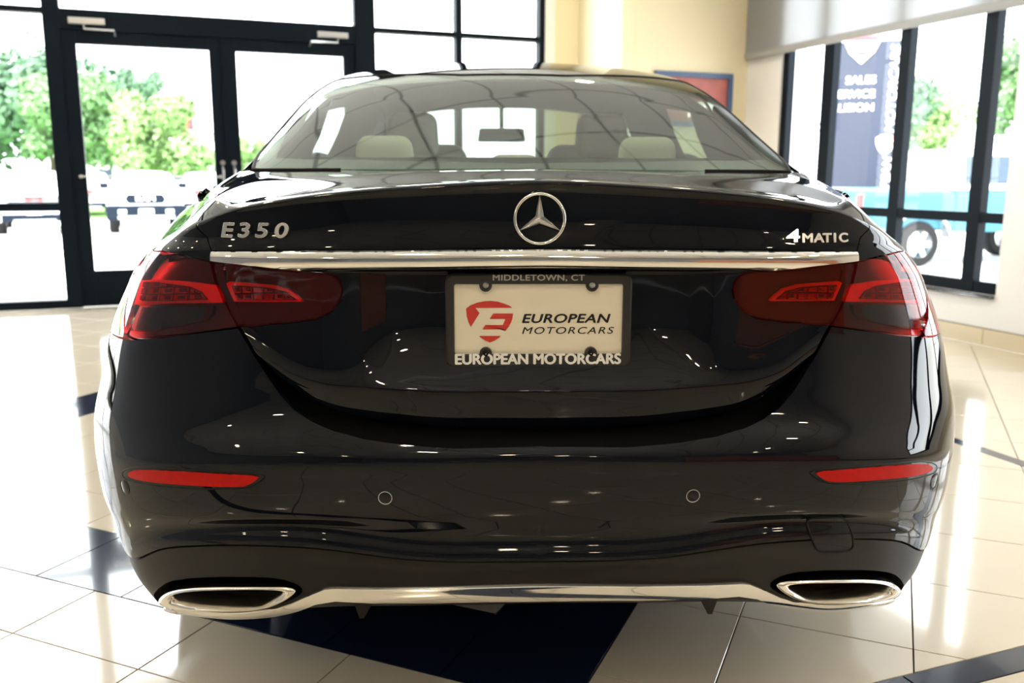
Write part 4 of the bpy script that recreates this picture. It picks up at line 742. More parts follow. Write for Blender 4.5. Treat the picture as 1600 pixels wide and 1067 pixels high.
# ---- star badge
SX,SZ=0.0,STARZ
p,n=onsurf('A',0,SZ,vr=(float(NA_.tv[4])+.001,float(NA_.tv[6]))); n=Vector(n)
bd=part('star_badge',CAR)
Mt=facing(Vector(p)+Vector(OFF)+n*.004,n)
R_=.0415
ringp=[Mt@Vector((R_*math.cos(a),R_*math.sin(a),.003)) for a in np.linspace(0,2*math.pi,64,endpoint=False)]
smooth_by_angle(B().tube(ringp,.0030,10,closed=True).obj('badge_ring',M['chrome'],bd),60)
V=[(0,0,.010)];F=[]
for k in range(3):
    a=math.pi/2+k*2*math.pi/3; b=a+math.pi/3
    V.append((R_*.985*math.cos(a),R_*.985*math.sin(a),.0025)); V.append((.0082*math.cos(b),.0082*math.sin(b),.0015))
n0=len(V); V+= [(x,y,-.002) for x,y,z in V]
for k in range(1,7): F.append((0,k,k%6+1)); F.append((k,k+n0,k%6+1+n0,k%6+1))
mesh('badge_star',[Mt@Vector(v) for v in V],F,M['chrome_b'],bd)
# ---- lettering badges, glyph by glyph on the surface
def glyphs(parent_name,items,m,bold,sx,shear,vr):
    q=part(parent_name,CAR)
    for ch,x,z,h in items:
        p,n=onsurf('A',x,z,vr=vr); n=Vector(n)
        text('letter',ch,h/.70,m,q,.0018,bold*h*.8,shear,sx*(1.3 if ch=='4' else 1),mtx=facing(Vector(p)+Vector(OFF)+n*.0022,n),bevel=.0004)
    return q
VR=(float(NA_.tv[4])+.001,float(NA_.tv[6]))
glyphs('model_badge',LETL,M['chrome_b'],.045,1.42,.12,VR)
glyphs('drive_badge',LETR,M['chrome_b'],.05,1.25,.10,VR)
# ---- licence plate
lp=part('licence_plate',CAR,'cream dealer plate in a black frame')
def pbox(b,x0,x1,z0,z1,y0,y1,ch=0): return b.box(x0,x1,y0-.9,y1-.9,z0,z1,ch=ch)
PX,PZ=0.0,PLZ
def rrect(cx,cz,w,h,r,y,n=6):
    o=[]
    for sx,sz,a0 in((1,1,0),(-1,1,90),(-1,-1,180),(1,-1,270)):
        for k in range(n+1):
            a=math.radians(a0+90*k/n); o.append((cx+sx*(w/2-r)+r*math.cos(a),y-.9,cz+sz*(h/2-r)+r*math.sin(a)))
    return o
b=B().loft([rrect(PX,PZ+.001,.300,.150,.01,.010),rrect(PX,PZ+.001,.300,.150,.01,.004)],cap0=True,cap1=True); b.obj('plate_sheet',M['plate'],lp)
FW,FH=.318,.162
iz=PZ-.0005+.002; IW,IH=.288,.1215; IZ=PZ+.0025
fr=B().loft([rrect(PX,PZ,FW,FH,.014,.016),rrect(PX,PZ,FW,FH,.014,.000),rrect(PX,PZ,FW-.006,FH-.006,.012,-.003),rrect(PX,IZ,IW+.003,IH+.003,.006,-.003),rrect(PX,IZ,IW,IH,.004,-.001),rrect(PX,IZ,IW,IH,.004,.006)])
smooth_by_angle(fr.obj('plate_frame',M['frame_blk'],lp),40)
for x in(-.0905,.0905):
    for zz,up in((IZ+IH/2,1),(IZ-IH/2,-1)):
        l=[[(x+r*math.cos(a),y-.9,zz-up*(.002)+r*math.sin(a)) for a in np.linspace(0,2*math.pi,20,endpoint=False)] for r,y in((.0108,.006),(.0108,-.0026),(.0098,-.0035),(.0065,-.0035),(.006,-.001))]
        B().loft(l,cap1=True).obj('screw_tab',M['frame_blk'],lp)
        l=[[(x+r*math.cos(a),y-.9,zz-up*.002+r*math.sin(a)) for a in np.linspace(0,2*math.pi,14,endpoint=False)] for r,y in((.0052,.0),(.0052,-.0035),(.0035,-.005),(.0012,-.005),(.001,-.0035))]
        smooth_by_angle(B().loft(l,cap1=True).obj('screw',M['steel'] if up>0 else M['rubber'],lp),35)
tx=lambda s,x,z,h,m,bold,sh,sx,y,al='CENTER',sp=1: text('lettering',s,h/.70,m,lp,.0003,bold*h,sh,sx,al,facing((x,y-.9,z)),sp)
tx('MIDDLETOWN, CT',-.001,IZ+IH/2+.0108,.0098,M['grey_let'],.04,0,1.25,-.0034,sp=1.06)
tx('EUROPEAN MOTORCARS',-.001,IZ-IH/2-.0085,.0178,M['white_let'],.065,0,.985,-.0038)
tx('EUROPEAN',-.030,IZ+.0002,.0150,M['plate_black'],.05,.22,1.33,.0035,'LEFT',1.06)
tx('MOTORCARS',-.030,IZ-.0205,.0118,M['plate_black'],.008,.24,1.38,.0035,'LEFT',1.18)
# red shield emblem printed on the plate (flat print)
def print2d(pts,name='emblem'):
    y0,y1=.0038,.0032
    V=[(x,y0-.9,z) for x,z in pts]+[(x,y1-.9,z) for x,z in pts]; n=len(pts)
    bm=bmesh.new(); vv=[bm.verts.new(v) for v in V[n:]]; bm.faces.new(vv); bmesh.ops.triangulate(bm,faces=bm.faces[:]); me=bpy.data.meshes.new(name); bm.normal_update(); bm.to_mesh(me); bm.free(); me.materials.append(M['plate_red'])
    o=bpy.data.objects.new(name,me); COL.objects.link(o); o.parent=lp; return o
q=lambda u,v:((u-520)/1035*.320*1.078+.0, PZ+.0035-(v-667)/1067*.330*1.078)   # layout units of the emblem drawing
for pts in EMB: print2d([q(*p) for p in pts])
# plate bracket
cB(B().box(-.155,.155,.012,.03,PZ-.105,PZ-.02,ch=.004),'plate_bracket',M['rubber'])
cB(B().box(-.150,.150,-.004,.004,PZ-.104,PZ-.0815,ch=.003),'bracket_lip',M['rubber'])
# ================================================================ greenhouse
def guv(net,key,y,c):   # v for station y at column c
    vs2=np.linspace(0,net.tv[-1],1500); P=net.ev(np.full(1500,net.tu[c]),vs2); return float(vs2[np.argmin(abs(P[:,1]-y))])
tuG=NG_.tu; vt=float(POLY['rear_glass'][1][-1][1])
glass=panel('rear_window','G',M['tint'],'rear_glass',weld=True,gap=.0015,step=.02,rim=.004)
GI=POLY['glass_inner'][1]
inner=[(a,b) for a,b in GI]
# frit band: glass outline minus the clear area (two strips welded through a cut at the centre)
rg=POLY['rear_glass'][1]
panel('glass_frit','G',M['frit'],[p for p in rg[:-1]]+[rg[-1]]+inner[::-1],off=-.003,weld=True,step=.02,rim=0)
v_ws0=guv(NG_,'G',3.10,0); v_ws1=float(NG_.tv[-1])-.01
ur=float(tuG[5]); ub=float(tuG[7])
v_side0=guv(NG_,'G',1.30,5)
rgo=[p for p in rg if p[0]>.3]
roofpoly=[(0,vt)]+[(a,b) for a,b in rg[:-1][::-1] if a>.01 and b>vt-.35 and a<ur-.002][0:0]
up=[p for p in rg if p[0]>1e-6]          # bottom -> top along the outer edge
edge_up=up[2:]                            # from (0.62) corner upwards
roof=[(0,vt)]+edge_up[::-1][:5]+[(ur-.006,guv(NG_,'G',1.62,5)),(ur-.006,guv(NG_,'G',2.4,5)),(ur-.006,guv(NG_,'G',3.05,5)),(.35,v_ws0),(0,v_ws0)]
panel('roof','G',P_,roof,weld=True,gap=.001,step=.025,rim=.006)
cp=edge_up[:5]                            # C pillar strip beside the glass
pil=[(edge_up[0][0]+.002,.004)]+[(a,b) for a,b in edge_up[:5]]+[(ur-.004,guv(NG_,'G',1.62,5)),(ur-.004,guv(NG_,'G',3.05,5)),(ur+.012,guv(NG_,'G',3.05,5)),(ur+.012,guv(NG_,'G',1.75,5)),(ur+.03,guv(NG_,'G',1.55,5)),(ub-.001,guv(NG_,'G',1.18,6)),(ub-.001,.004)]
panel('pillar','G',P_,pil,mirror=True,gap=.001,step=.02,rim=.004,names='rear_pillar')
ws=[(0,v_ws0+.01),(.3,v_ws0+.01),(ur-.04,v_ws0+.02),(ur-.03,v_ws1),(0,v_ws1)]
panel('windscreen','G',M['tint'],ws,weld=True,step=.05,rim=.003)
ap=[(ur-.036,v_ws0+.02),(ur+.02,v_ws0-.02),(ur+.05,v_ws1),(ur-.026,v_ws1)]
panel('front_pillar','G',P_,ap,mirror=True,step=.03,rim=.01,names='front_pillar')
sw=[(ur+.016,guv(NG_,'G',1.78,5)),(ur+.016,guv(NG_,'G',2.40,5)),(ub-.004,guv(NG_,'G',2.44,6)),(ub-.004,guv(NG_,'G',1.24,6)),(ur+.036,guv(NG_,'G',1.57,5))]
def yb(Y,c): return guv(NG_,'G',Y,c)
panel('side_window','G',M['clear_g'],sw,mirror=True,step=.04,rim=.003,names='side_window')
def trim_(y0,y1,u0,u1): panel('side_window_blackout','G',M['carpet'],[(u0,yb(y0,5)),(u0,yb((y0+y1)/2,5)),(u0,yb(y1,5)),(u1,yb(y1,6)),(u1,yb((y0+y1)/2,6)),(u1,yb(y0,6))],off=-.035,mirror=True,step=.05,rim=0,names='side_window_blackout')  # dark sheets added inside the cabin to block the bright side glass
trim_(.72,1.66,ur-.01,ub-.002); trim_(1.661,2.02,ur-.01,ur+.062); trim_(1.661,2.02,ub-.045,ub-.002); trim_(2.021,3.0,ur-.01,ub-.002)
bp=[(ur+.016,guv(NG_,'G',2.402,5)),(ur+.016,guv(NG_,'G',2.49,5)),(ub-.004,guv(NG_,'G',2.54,6)),(ub-.004,guv(NG_,'G',2.443,6))]
panel('centre_pillar','G',M['trim_black'],bp,mirror=True,step=.03,rim=.006,names='centre_pillar')
fw=[(ur+.016,guv(NG_,'G',2.493,5)),(ur+.022,guv(NG_,'G',3.06,5)),(ur+.048,v_ws1-.12),(ub-.004,v_ws1-.05),(ub-.004,guv(NG_,'G',2.543,6))]
panel('side_window','G',M['privacy'],fw,mirror=True,step=.04,rim=.003,names='side_window')
qt=[(ur+.04,guv(NG_,'G',1.40,5)),(ur+.038,guv(NG_,'G',1.55,5)),(ub-.03,guv(NG_,'G',1.30,6)),(ub-.03,guv(NG_,'G',1.12,6))]
# window surround line of the back glass
groove('glass_seal','rear_glass','G',.0001,M['rubber'],smooth=0) if False else None
e=np.array([p for p in rg if p[0]>1e-6]+[rg[-1]]); Pq,nq=surf_n(NG_,resample(e[:-1].tolist(),.03,0)[:,0],resample(e[:-1].tolist(),.03,0)[:,1],'G') if False else (None,None)
def uvline(pts,key,off,r,name,m,n=60):
    pts=np.array(pts,float); d=np.concatenate([[0],np.cumsum(np.linalg.norm(np.diff(pts,axis=0),axis=1))]); t=np.linspace(0,d[-1],n); q=np.stack([np.interp(t,d,pts[:,k]) for k in (0,1)],1)
    P,N_=surf_n(NETS[key],q[:,0],q[:,1],key); P=P+N_*off; full_=[tuple(p*[-1,1,1]) for p in P[::-1]]+[tuple(p) for p in P[1:]]
    return cB(B().tube(full_,r,8),name,m,ang=60)
uvline([rg[-1]]+[p for p in rg if p[0]>1e-6][::-1],'G',-.001,.0045,'glass_seal',M['rubber'],90)
# ---- doors, front wings, hood, front end (hidden behind, seen from the side)
tA=NA_.tu
def fv(Y,z):
    us=np.linspace(1.0,5.6,700); vs2=np.linspace(0,NA_.tv[-2],260); U,V=np.meshgrid(us,vs2); P=NA_.ev(U,V); D=(P[...,1]-Y)**2+(P[...,2]-z)**2+(P[...,0]<.5)*9
    i=np.unravel_index(np.argmin(D),D.shape); return (float(U[i]),float(V[i]))
def vat(z,Y): return fv(Y,z)
arch2=lambda a,Y0:(Y0+.375*math.cos(math.radians(a)),.345+.375*math.sin(math.radians(a)))
top=lambda Y:(fv(Y,.97)[0],.004)
panel('rear_door','A',P_,[top(1.625),top(2.50),fv(2.50,.6),fv(2.50,.30),fv(1.50,.30),fv(1.625,.60)],mirror=True,step=.03,rim=.012,names='rear_door')
panel('front_door','A',P_,[top(2.506),top(3.42),fv(3.42,.6),fv(3.40,.30),fv(2.506,.30),fv(2.506,.60)],mirror=True,step=.03,rim=.012,names='front_door')
panel('sill','A',M['trim_black'],[fv(1.36,.295),fv(3.55,.295),fv(3.55,.22),fv(1.36,.22)],mirror=True,step=.04,rim=.012,names='sill')
ufr=float(NA_.L)
wing=[top(3.426),top(4.30),(ufr-.004,.004),(ufr-.004,float(NA_.tv[-4])),fv(4.38,.24),fv(4.31,.35)]+[fv(*arch2(a,3.93)) for a in (25,50,75,105,130,155)]+[fv(3.55,.32),fv(3.42,.32),fv(3.426,.60)]
panel('front_wing','A',P_,wing,mirror=True,step=.035,rim=.012,names='front_wing')
# hood between the two wings
hv=[];ys=np.linspace(3.80,4.66,10)
for y in ys:
    t=(y-3.8)/.86; xw=np.interp(y,[3.8,4.35,4.6,4.68],[.785,.735,.59,.33]); zc=np.interp(t,[0,.6,1],[1.02,.93,.80]); ze=np.interp(y,[3.8,4.35,4.6,4.68],[.955,.85,.80,.78])
    hv.append([(x*xw,y+(0 if t<.8 else .05*(1-x*x)*(t-.8)*5),ze+(zc-ze)*(1-abs(x)**2.4)) for x in np.linspace(-1,1,13)])
cB(B().loft(hv,closed=False),'bonnet',P_,ang=50)
# mirrors
for s in(-1,1):
    l=[]
    for t in np.linspace(0,1,9):
        r=math.sin(math.pi*min(max(t,.04),.96))**.5; l.append([(s*(.86+.24*t),3.33+.06*r*math.cos(a)+.03,1.03+.075*r*math.sin(a)) for a in np.linspace(0,2*math.pi,14,endpoint=False)])
    mr=cB(B().loft(l,cap0=True,cap1=True),'door_mirror',P_,ang=60)
    cB(B().tube([(s*.79,3.36,.955),(s*.84,3.36,.97),(s*.90,3.36,.99)],.022,8),'mirror_arm',M['trim_black'],mr)
# ---- wheels
def wheel(x,y):
    s=1 if x>0 else -1
    w_=part('wheel',CAR); w_.location=(x,y-.9,.336)
    R=.336
    prof=[(.235,-.11),(.30,-.118),(.326,-.10),(R,-.06),(R,.06),(.326,.10),(.30,.118),(.235,.11)]
    smooth_by_angle(B().lathe([(r,h) for r,h in prof],40,axis='x').obj('tyre',M['rubber'],w_),50)
    prof=[(.237,-.10),(.232,-.09),(.21,-.05),(.21,.06),(.232,.10),(.24,.112)]
    smooth_by_angle(B().lathe(prof,40,axis='x').obj('rim',M['steel'],w_),40)
    for k in range(10):
        a=2*math.pi*k/10; c,sn=math.cos(a),math.sin(a)
        V=[]
        for r,hw,t in((.05,.016,.03),(.225,.011,.02)):
            for dx in(.10,.075):
                for e in(-1,1): V.append((s*dx,r*c-e*hw*sn,r*sn+e*hw*c))
        B().add(V,[(0,1,3,2),(4,6,7,5),(0,4,5,1),(2,3,7,6),(0,2,6,4),(1,5,7,3)]).obj('spoke',M['steel'],w_)
    smooth_by_angle(B().lathe([(.001,s*.104),(.04,s*.102),(.055,s*.09),(.055,s*.05)],20,axis='x').obj('hub_cap',M['steel'],w_),40)
for x in(-.79,.79):
    for y in(.985,3.93): wheel(x,y)
# ---- interior
cB(B().box(-.70,.70,1.2,3.75,.20,.33),'cabin_floor',M['carpet'])
def quadm(name,pts,m,parent=CAR): return cmesh(name,pts,[(0,1,2,3)],m,parent)
b=B().add([(-.60,.64,.985),(.60,.64,.985),(.62,1.18,1.036),(-.62,1.18,1.036),(-.60,.64,.965),(.60,.64,.965),(.62,1.18,1.01),(-.62,1.18,1.01)],[(0,1,2,3),(7,6,5,4),(0,4,5,1),(1,5,6,2),(2,6,7,3),(3,7,4,0)])
cB(b,'parcel_shelf',M['plastic_dk'])
# headliner just under the roof
rows_=[]
for y in np.linspace(1.42,3.05,12):
    v=guv(NG_,'G',float(y),0); us=np.linspace(0,ur-.02,12); vv=np.array([guv(NG_,'G',float(y),int(np.clip(np.searchsorted(tuG,u_),0,7))) for u_ in us])
    P=NG_.ev(us,np.full(12,v)); P=P-[0,0,.035+.085*max(0,(y-2.2)/.85)**1.5]; rows_.append([tuple(p*[-1,1,1]) for p in P[::-1]]+[tuple(p) for p in P[1:]])
cB(B().loft(rows_,closed=False),'headliner',M['headliner'],ang=60)
def cushion(cx,cy,cz,w,d,h,r,f=None,nx=6):
    """rounded block"""
    b=B(); bm=bmesh.new(); bmesh.ops.create_cube(bm,size=1)
    for v in bm.verts: v.co=Vector((v.co.x*w,v.co.y*d,v.co.z*h))
    bmesh.ops.bevel(bm,geom=bm.edges[:],offset=r,segments=4,affect='EDGES',profile=.5); bm.verts.index_update()
    V=[]
    for v in bm.verts:
        x,y,z=v.co; k=1-.10*max(0,z/h+.5)
        V.append((cx+x*k,cy+y+.0,cz+z))
    F=[[v.index for v in f_.verts] for f_ in bm.faces]; bm.free(); return b.add(V,F)
st=part('rear_seat',CAR)
def cp2(b,name,m,parent): o=cB(b,name,m,parent,ang=50); return o
cp2(cushion(0,1.26,.74,1.24,.16,.54,.05),'backrest',M['leather'],st)
cp2(cushion(0,1.58,.50,1.24,.5,.16,.05),'seat_cushion',M['leather'],st)
for x in(-.385,.395): cp2(cushion(x,1.20,1.045,.178,.085,.105,.036),'headrest',M['leather'],st)
cp2(cushion(0,1.22,1.01,.16,.08,.07,.03),'headrest',M['leather'],st)
for x in(-.385,.395):
    fs=part('front_seat',CAR)
    cp2(cushion(x,2.30,.78,.50,.15,.66,.07),'backrest',M['leather'],fs)
    cp2(cushion(x,2.62,.48,.50,.52,.15,.06),'seat_cushion',M['leather'],fs)
    cp2(cushion(x,2.26,1.140,.225,.10,.19,.045),'headrest',M['leather'],fs)
dash=[]
for y,z in((3.18,.62),(3.20,.88),(3.28,.955),(3.5,.975),(3.78,.97)):
    dash.append([(x,y,z+.02*math.cos(x*3)) for x in np.linspace(-.74,.74,15)])
cB(B().loft(dash,closed=False),'dashboard',M['plastic_dk'],ang=50)
cB(cushion(.055,3.28,.985,.42,.12,.06,.025),'instrument_binnacle',M['plastic_dk'],ang=50)
cB(B().tube([(-.385+.185*math.cos(a),2.98+.05*math.sin(a),.86+.175*math.sin(a)) for a in np.linspace(0,2*math.pi,40,endpoint=False)],.016,8,closed=True),'steering_wheel',M['plastic_dk'],ang=60)
im=cB(cushion(0.0,3.16,1.185,.25,.03,.07,.014),'rear_view_mirror',M['plastic_dk'],ang=50)
cB(B().box(-.115,.115,3.142,3.1445,1.157,1.213,ch=.001),'mirror_glass',M['chrome'],im)
cB(B().tube([(0,3.17,1.22),(0,3.20,1.30),(0,3.18,1.35)],.012,8),'mirror_stem',M['plastic_dk'],im)
# ================================================================ OUTSIDE
GZ=-.70
gm=mat('pale_concrete',(.66,.65,.62),.9,noise=(.6,.12))
def obox(b,x0,x1,y0,y1,z0,z1): return b.box(x0,x1,y0,y1,z0,z1)
struct(B().box(-90,90,BF+.35-6,110,0,0,lambda x,y,z:(0,0,0)).obj('tmp',gm)) if False else None
g=B()
g.add([Wd(-90,BF+.21,GZ),Wd(90,BF+.21,GZ),Wd(90,110,GZ),Wd(-90,110,GZ)],[(0,1,2,3)])
g.add([Wd(AR+.33,-60,GZ-.004),Wd(90,-60,GZ-.004),Wd(90,BF+.22,GZ-.004),Wd(AR+.33,BF+.22,GZ-.004)],[(0,1,2,3)])
struct(g.obj('parking_lot',gm))
struct(B().box(-9,AR+.34,BF+.205,BF+1.6,GZ,-.02,Wd).obj('entrance_step',mat('step_concrete',(.6,.58,.54),.85,noise=(2,.08))))
struct(B().box(AR+.221,AR+.5,BB,BF+.2,GZ,-.02,Wd).obj('plinth_right',mat('plinth_grey',(.5,.49,.46),.85,noise=(2,.08))))
struct(B().add([(4.2,11.5,GZ+.02),(30,13.0,GZ+.02),(30,13.6,GZ+.02),(4.2,12.1,GZ+.02)],[(0,1,2,3)]).obj('kerb',mat('kerb_grey',(.16,.18,.2),.9)))
grs=mat('lawn_green',(.14,.30,.06),.95,noise=(3,.4),bump=(40,.6))
g=B().add([(-60,33,GZ+.03),(60,33,GZ+.03),(60,60,GZ+.03),(-60,60,GZ+.03)],[(0,1,2,3)]); o=g.obj('grass_verge',grs); struct(o)
# ---- vehicles
def body_loft(b,prof,w,x0=0,crown=.05,tuck=.9):
    """side profile (y,z_top,z_bottom,halfwidth) lofted lengthwise"""
    loops=[]
    for y,zt,zb,hw in prof:
        h=zt-zb; r=min(.12,h*.3)
        loops.append([(-hw+.02,y,zb),(-hw,y,zb+r*.5),(-hw,y,zt-r),(-hw+r*.6,y,zt-r*.25),(-hw*.5,y,zt+crown*.5),(0,y,zt+crown*.6),(hw*.5,y,zt+crown*.5),(hw-r*.6,y,zt-r*.25),(hw,y,zt-r),(hw,y,zb+r*.5),(hw-.02,y,zb)])
    b.loft(loops,cap0=True,cap1=True); return b
white=mat('white_vehicle_paint',(.85,.86,.88),.25,coat=1); teal=mat('teal_vehicle_paint',(.0,.11,.17),.4,coat=.3); dkb=mat('dark_bumper_plastic',(.008,.013,.022),.6,spec=.06)
gls=mat('vehicle_glass',(.03,.05,.075),.3,spec=.3); silver=mat('silver_grille',(.55,.57,.6),.25,.9); redl=mat('red_lamp',(.7,.03,.03),.3); lamp_w=mat('head_lamp_clear',(.7,.75,.8),.1,coat=1); letr=mat('grille_letters',(.8,.8,.82),.3); letred=mat('red_letters',(.55,.02,.02),.4)
def vwheel(t,x,y,r,wd=.26,m=None):
    w_=part('wheel',t); w_.location=(x,y,r); s=1 if x>0 else -1
    smooth_by_angle(B().lathe([(r*.6,-wd/2),(r*.93,-wd/2),(r,-wd/3),(r,wd/3),(r*.93,wd/2),(r*.6,wd/2)],28,axis='x').obj('tyre',M['rubber'],w_),40)
    smooth_by_angle(B().lathe([(r*.6,-wd*.45),(r*.55,0),(r*.6,wd*.47)],28,axis='x').obj('rim',silver,w_),40)
    for k in range(6):
        a=k*math.pi/3; c,sn=math.cos(a),math.sin(a); V=[]
        for rr,hw in((.04,.05),(r*.58,.04)):
            for dx in(wd*.4,wd*.25):
                for e in(-1,1): V.append((s*dx,rr*c-e*hw*sn,rr*sn+e*hw*c))
        B().add(V,[(0,1,3,2),(4,6,7,5),(0,4,5,1),(2,3,7,6),(0,2,6,4),(1,5,7,3)]).obj('spoke',silver,w_)
def front_vehicle(kind,label,x,y,rz,group=None):
    t=thing('pickup_truck' if kind!='suv' else 'sport_utility_vehicle',label,'truck' if kind!='suv' else 'car',(x,y,GZ),rz,group); t.scale=(1.04,1,.94)
    # local: front faces -y
    if kind=='ram':
        pr=[(0,1.12,.62,.93),(.15,1.24,.45,.98),(1.1,1.30,.45,1.0),(1.35,1.32,.45,1.0),(5.6,1.34,.45,1.0),(5.75,1.30,.5,.98)]
        cab=[(1.30,1.31,.92),(1.95,1.86,.74),(3.4,1.90,.74),(3.7,1.33,.92)]
    else:
        pr=[(0,1.20,.60,.94),(.12,1.27,.48,.98),(1.15,1.32,.45,1.0),(1.4,1.34,.45,1.0),(4.9,1.36,.45,1.0),(5.0,1.30,.5,.98)]
        cab=[(1.30,1.33,.93),(1.95,1.86,.76),(4.6,1.88,.76),(4.9,1.35,.92)]
    smooth_by_angle(body_loft(B(),pr,1).obj('body',white,t),40)
    loops=[[(-w,y_,1.28),(-w,y_,z-.02) if i in(0,len(cab)-1) else (-w,y_,z-.06),(-w*.7,y_,z),(0,y_,z+.02),(w*.7,y_,z),(w,y_,z-.02) if i in(0,len(cab)-1) else (w,y_,z-.06),(w,y_,1.28)] for i,(y_,z,w) in enumerate(cab)]
    smooth_by_angle(B().loft(loops,cap0=True,cap1=True).obj('cab',white,t),30)
    # windscreen proud of the cab
    y0,z0,w0=cab[0]; y1,z1,w1=cab[1]
    n=Vector((0,-(z1-z0),(y1-y0))).normalized()*.012
    f=lambda u,v:(u*(w0*(1-v)+w1*v)*.90,y0*(1-v)+y1*v+n.y,z0*(1-v)+z1*v+n.z)
    B().add([f(-1,.08),f(1,.08),f(1,.93),f(-1,.93)],[(0,1,2,3)]).obj('windscreen',mat('sky_lit_windscreen',(.45,.5,.55),.15,coat=1),t)  # pale base colour has the sky's reflection painted in
    for s in(-1,1):
        B().box(min(s*.93,s*1.16),max(s*.93,s*1.16),1.55,1.63,1.34,1.52,ch=.02).obj('door_mirror',white if kind!='ram' else dkb,t)
        B().box(min(s*.66,s*.97),max(s*.66,s*.97),-.03,.10,.86 if kind=='ram' else .98,1.02 if kind=='ram' else 1.14,ch=.02).obj('head_lamp',lamp_w,t)
        for y_ in(.95,4.35): vwheel(t,s*.84,y_,.40)
    if kind=='ram':
        gr=B().loft([[(-.52,q,1.05),(-.44,q,1.19),(.44,q,1.19),(.52,q,1.05),(.44,q,.92),(-.44,q,.92)] for q in(.05,-.035)],cap1=True).obj('grille',dkb,t)
        text('grille_lettering','RAM',.19,letr,gr,.006,.008,0,1.3,mtx=facing((0,-.05,1.055)))
        B().box(-1.0,1.0,-.12,.12,.42,.86,ch=.05).obj('front_bumper',dkb,t)
        B().box(-.72,.72,-.125,-.115,.46,.56).obj('skid_plate',silver,t)
        for s in(-1,1): B().box(s*.60-.10,s*.60+.10,-.135,-.121,.62,.74,ch=.005).obj('fog_lamp',lamp_w,t)
    else:
        gr=B().box(-.62,.62,-.03,.06,.80,1.14,ch=.02).obj('grille',dkb,t)
        for i in range(4): B().box(-.60,.60,-.055,-.031,.83+i*.078,.865+i*.078,ch=.004).obj('grille_bar',silver,gr)
        text('grille_lettering','GMC',.13,letred,gr,.01,.012,0,1.5,mtx=facing((0,-.07,1.045)))
        B().box(-1.0,1.0,-.12,.12,.40,.76,ch=.05).obj('front_bumper',white,t)
        B().box(-.78,.78,-.135,-.121,.40,.62,ch=.005).obj('air_intake',dkb,t)
        B().box(-.5,.5,-.15,-.136,.40,.47).obj('skid_plate',silver,t)
    B().box(-.19,.19,-.165,-.136,.60,.76,ch=.01).obj('number_plate',white,t)
    return t
front_vehicle('suv','white sport utility vehicle with a chrome barred grille, seen through the far left pane',-12.5,23.75,math.radians(25))
front_vehicle('ram','white pickup with a black bumper, seen through the left door glass',-9.65,24.3,math.radians(21))
front_vehicle('suv','white vehicle farther back, between the two nearer white ones',-15.6,34.2,math.radians(24))
front_vehicle('suv','white vehicle farthest right of the white ones',-11.1,34.0,math.radians(10))
# teal pickup seen from its left side / rear, heading to the right
def teal_truck():
    t=thing('pickup_truck','teal blue pickup with a white topped cab and big tyres, seen through the right window','truck',(6.74,15.84,GZ),math.radians(-80)); t.scale=(1.07,1.07,1.07)
    # local: length along +y (front), width x;
    smooth_by_angle(body_loft(B(),[(0,1.30,.72,.90),(.05,1.34,.66,.92),(1.75,1.34,.66,.92),(1.8,1.34,.66,.92)],1).obj('cargo_bed',teal,t),40)
    smooth_by_angle(body_loft(B(),[(1.82,1.36,.60,.92),(3.7,1.38,.60,.92),(3.9,1.40,.60,.90),(4.95,1.30,.66,.80),(5.0,1.2,.7,.78)],1).obj('cab_body',teal,t),40)
    loops=[[(-w,y,1.34),(-w+.07,y,z-.05),(-w+.12,y,z),(w-.12,y,z),(w-.07,y,z-.05),(w,y,1.34)] for y,z,w in((1.84,1.95,.88),(1.95,2.05,.88),(3.3,2.06,.88),(3.75,1.40,.88))]
    smooth_by_angle(B().loft(loops,cap0=True,cap1=True).obj('hard_top',white,t),30)
    for s in(-1,1):
        for a,b in((1.98,2.30),(2.40,2.95),(3.05,3.42)):
            B().add([(s*.885,a,1.44),(s*.885,b,1.44),(s*.845,b-(.12 if a>3 else 0),1.93),(s*.845,a,1.93)],[(0,1,2,3)]).obj('side_glass',gls,t)
        for y in(1.10,4.3): 
            vwheel(t,s*.86,y,.40,.30)
            fl=[(s*1.0,y+.62*math.cos(a),.40+.60*math.sin(a)) for a in np.linspace(math.radians(10),math.radians(170),13)]
            l=[[(s*.80,p[1],p[2]),(s*1.04,p[1],p[2]),(s*1.04,p[1]*.94+y*.06,p[2]*.94+.025),(s*.80,p[1]*.94+y*.06,p[2]*.94+.025)] for p in fl]
            B().loft(l,cap0=True,cap1=True).obj('wheel_flare',silver,t)
        B().box(s*.82-.07,s*.82+.07,-.04,.02,1.0,1.26,ch=.01).obj('tail_lamp',redl,t)
    B().add([(-.70,1.835,1.48),(.70,1.835,1.48),(.66,1.90,1.93),(-.66,1.90,1.93)],[(0,1,2,3)]).obj('rear_glass',gls,t)
    B().box(-.85,.85,-.16,-.02,.60,.78,ch=.03).obj('rear_bumper',dkb,t)
teal_truck()
t=thing('sport_utility_vehicle','pale silver car with red tail lamps parked beyond the teal pickup','car',(14.3,19.0,GZ),math.radians(-70))
smooth_by_angle(body_loft(B(),[(0,1.05,.45,.86),(.1,1.12,.35,.92),(4.4,1.10,.35,.92),(4.6,.9,.4,.85)],1).obj('body',mat('silver_vehicle_paint',(.55,.56,.58),.25,coat=1),t),40)
l=[[(-w,y,1.05),(-w+.08,y,z-.04),(w-.08,y,z-.04),(w,y,1.05)] for y,z,w in((.1,1.15,.84),(.45,1.62,.74),(2.6,1.66,.74),(3.4,1.12,.84))]
smooth_by_angle(B().loft(l,cap0=True,cap1=True).obj('cab',gls,t),30)
for s in(-1,1):
    B().box(s*.78-.08,s*.78+.08,-.03,.05,.75,1.05,ch=.01).obj('tail_lamp',redl,t)
    for y in(.85,3.7): vwheel(t,s*.82,y,.34,.22)
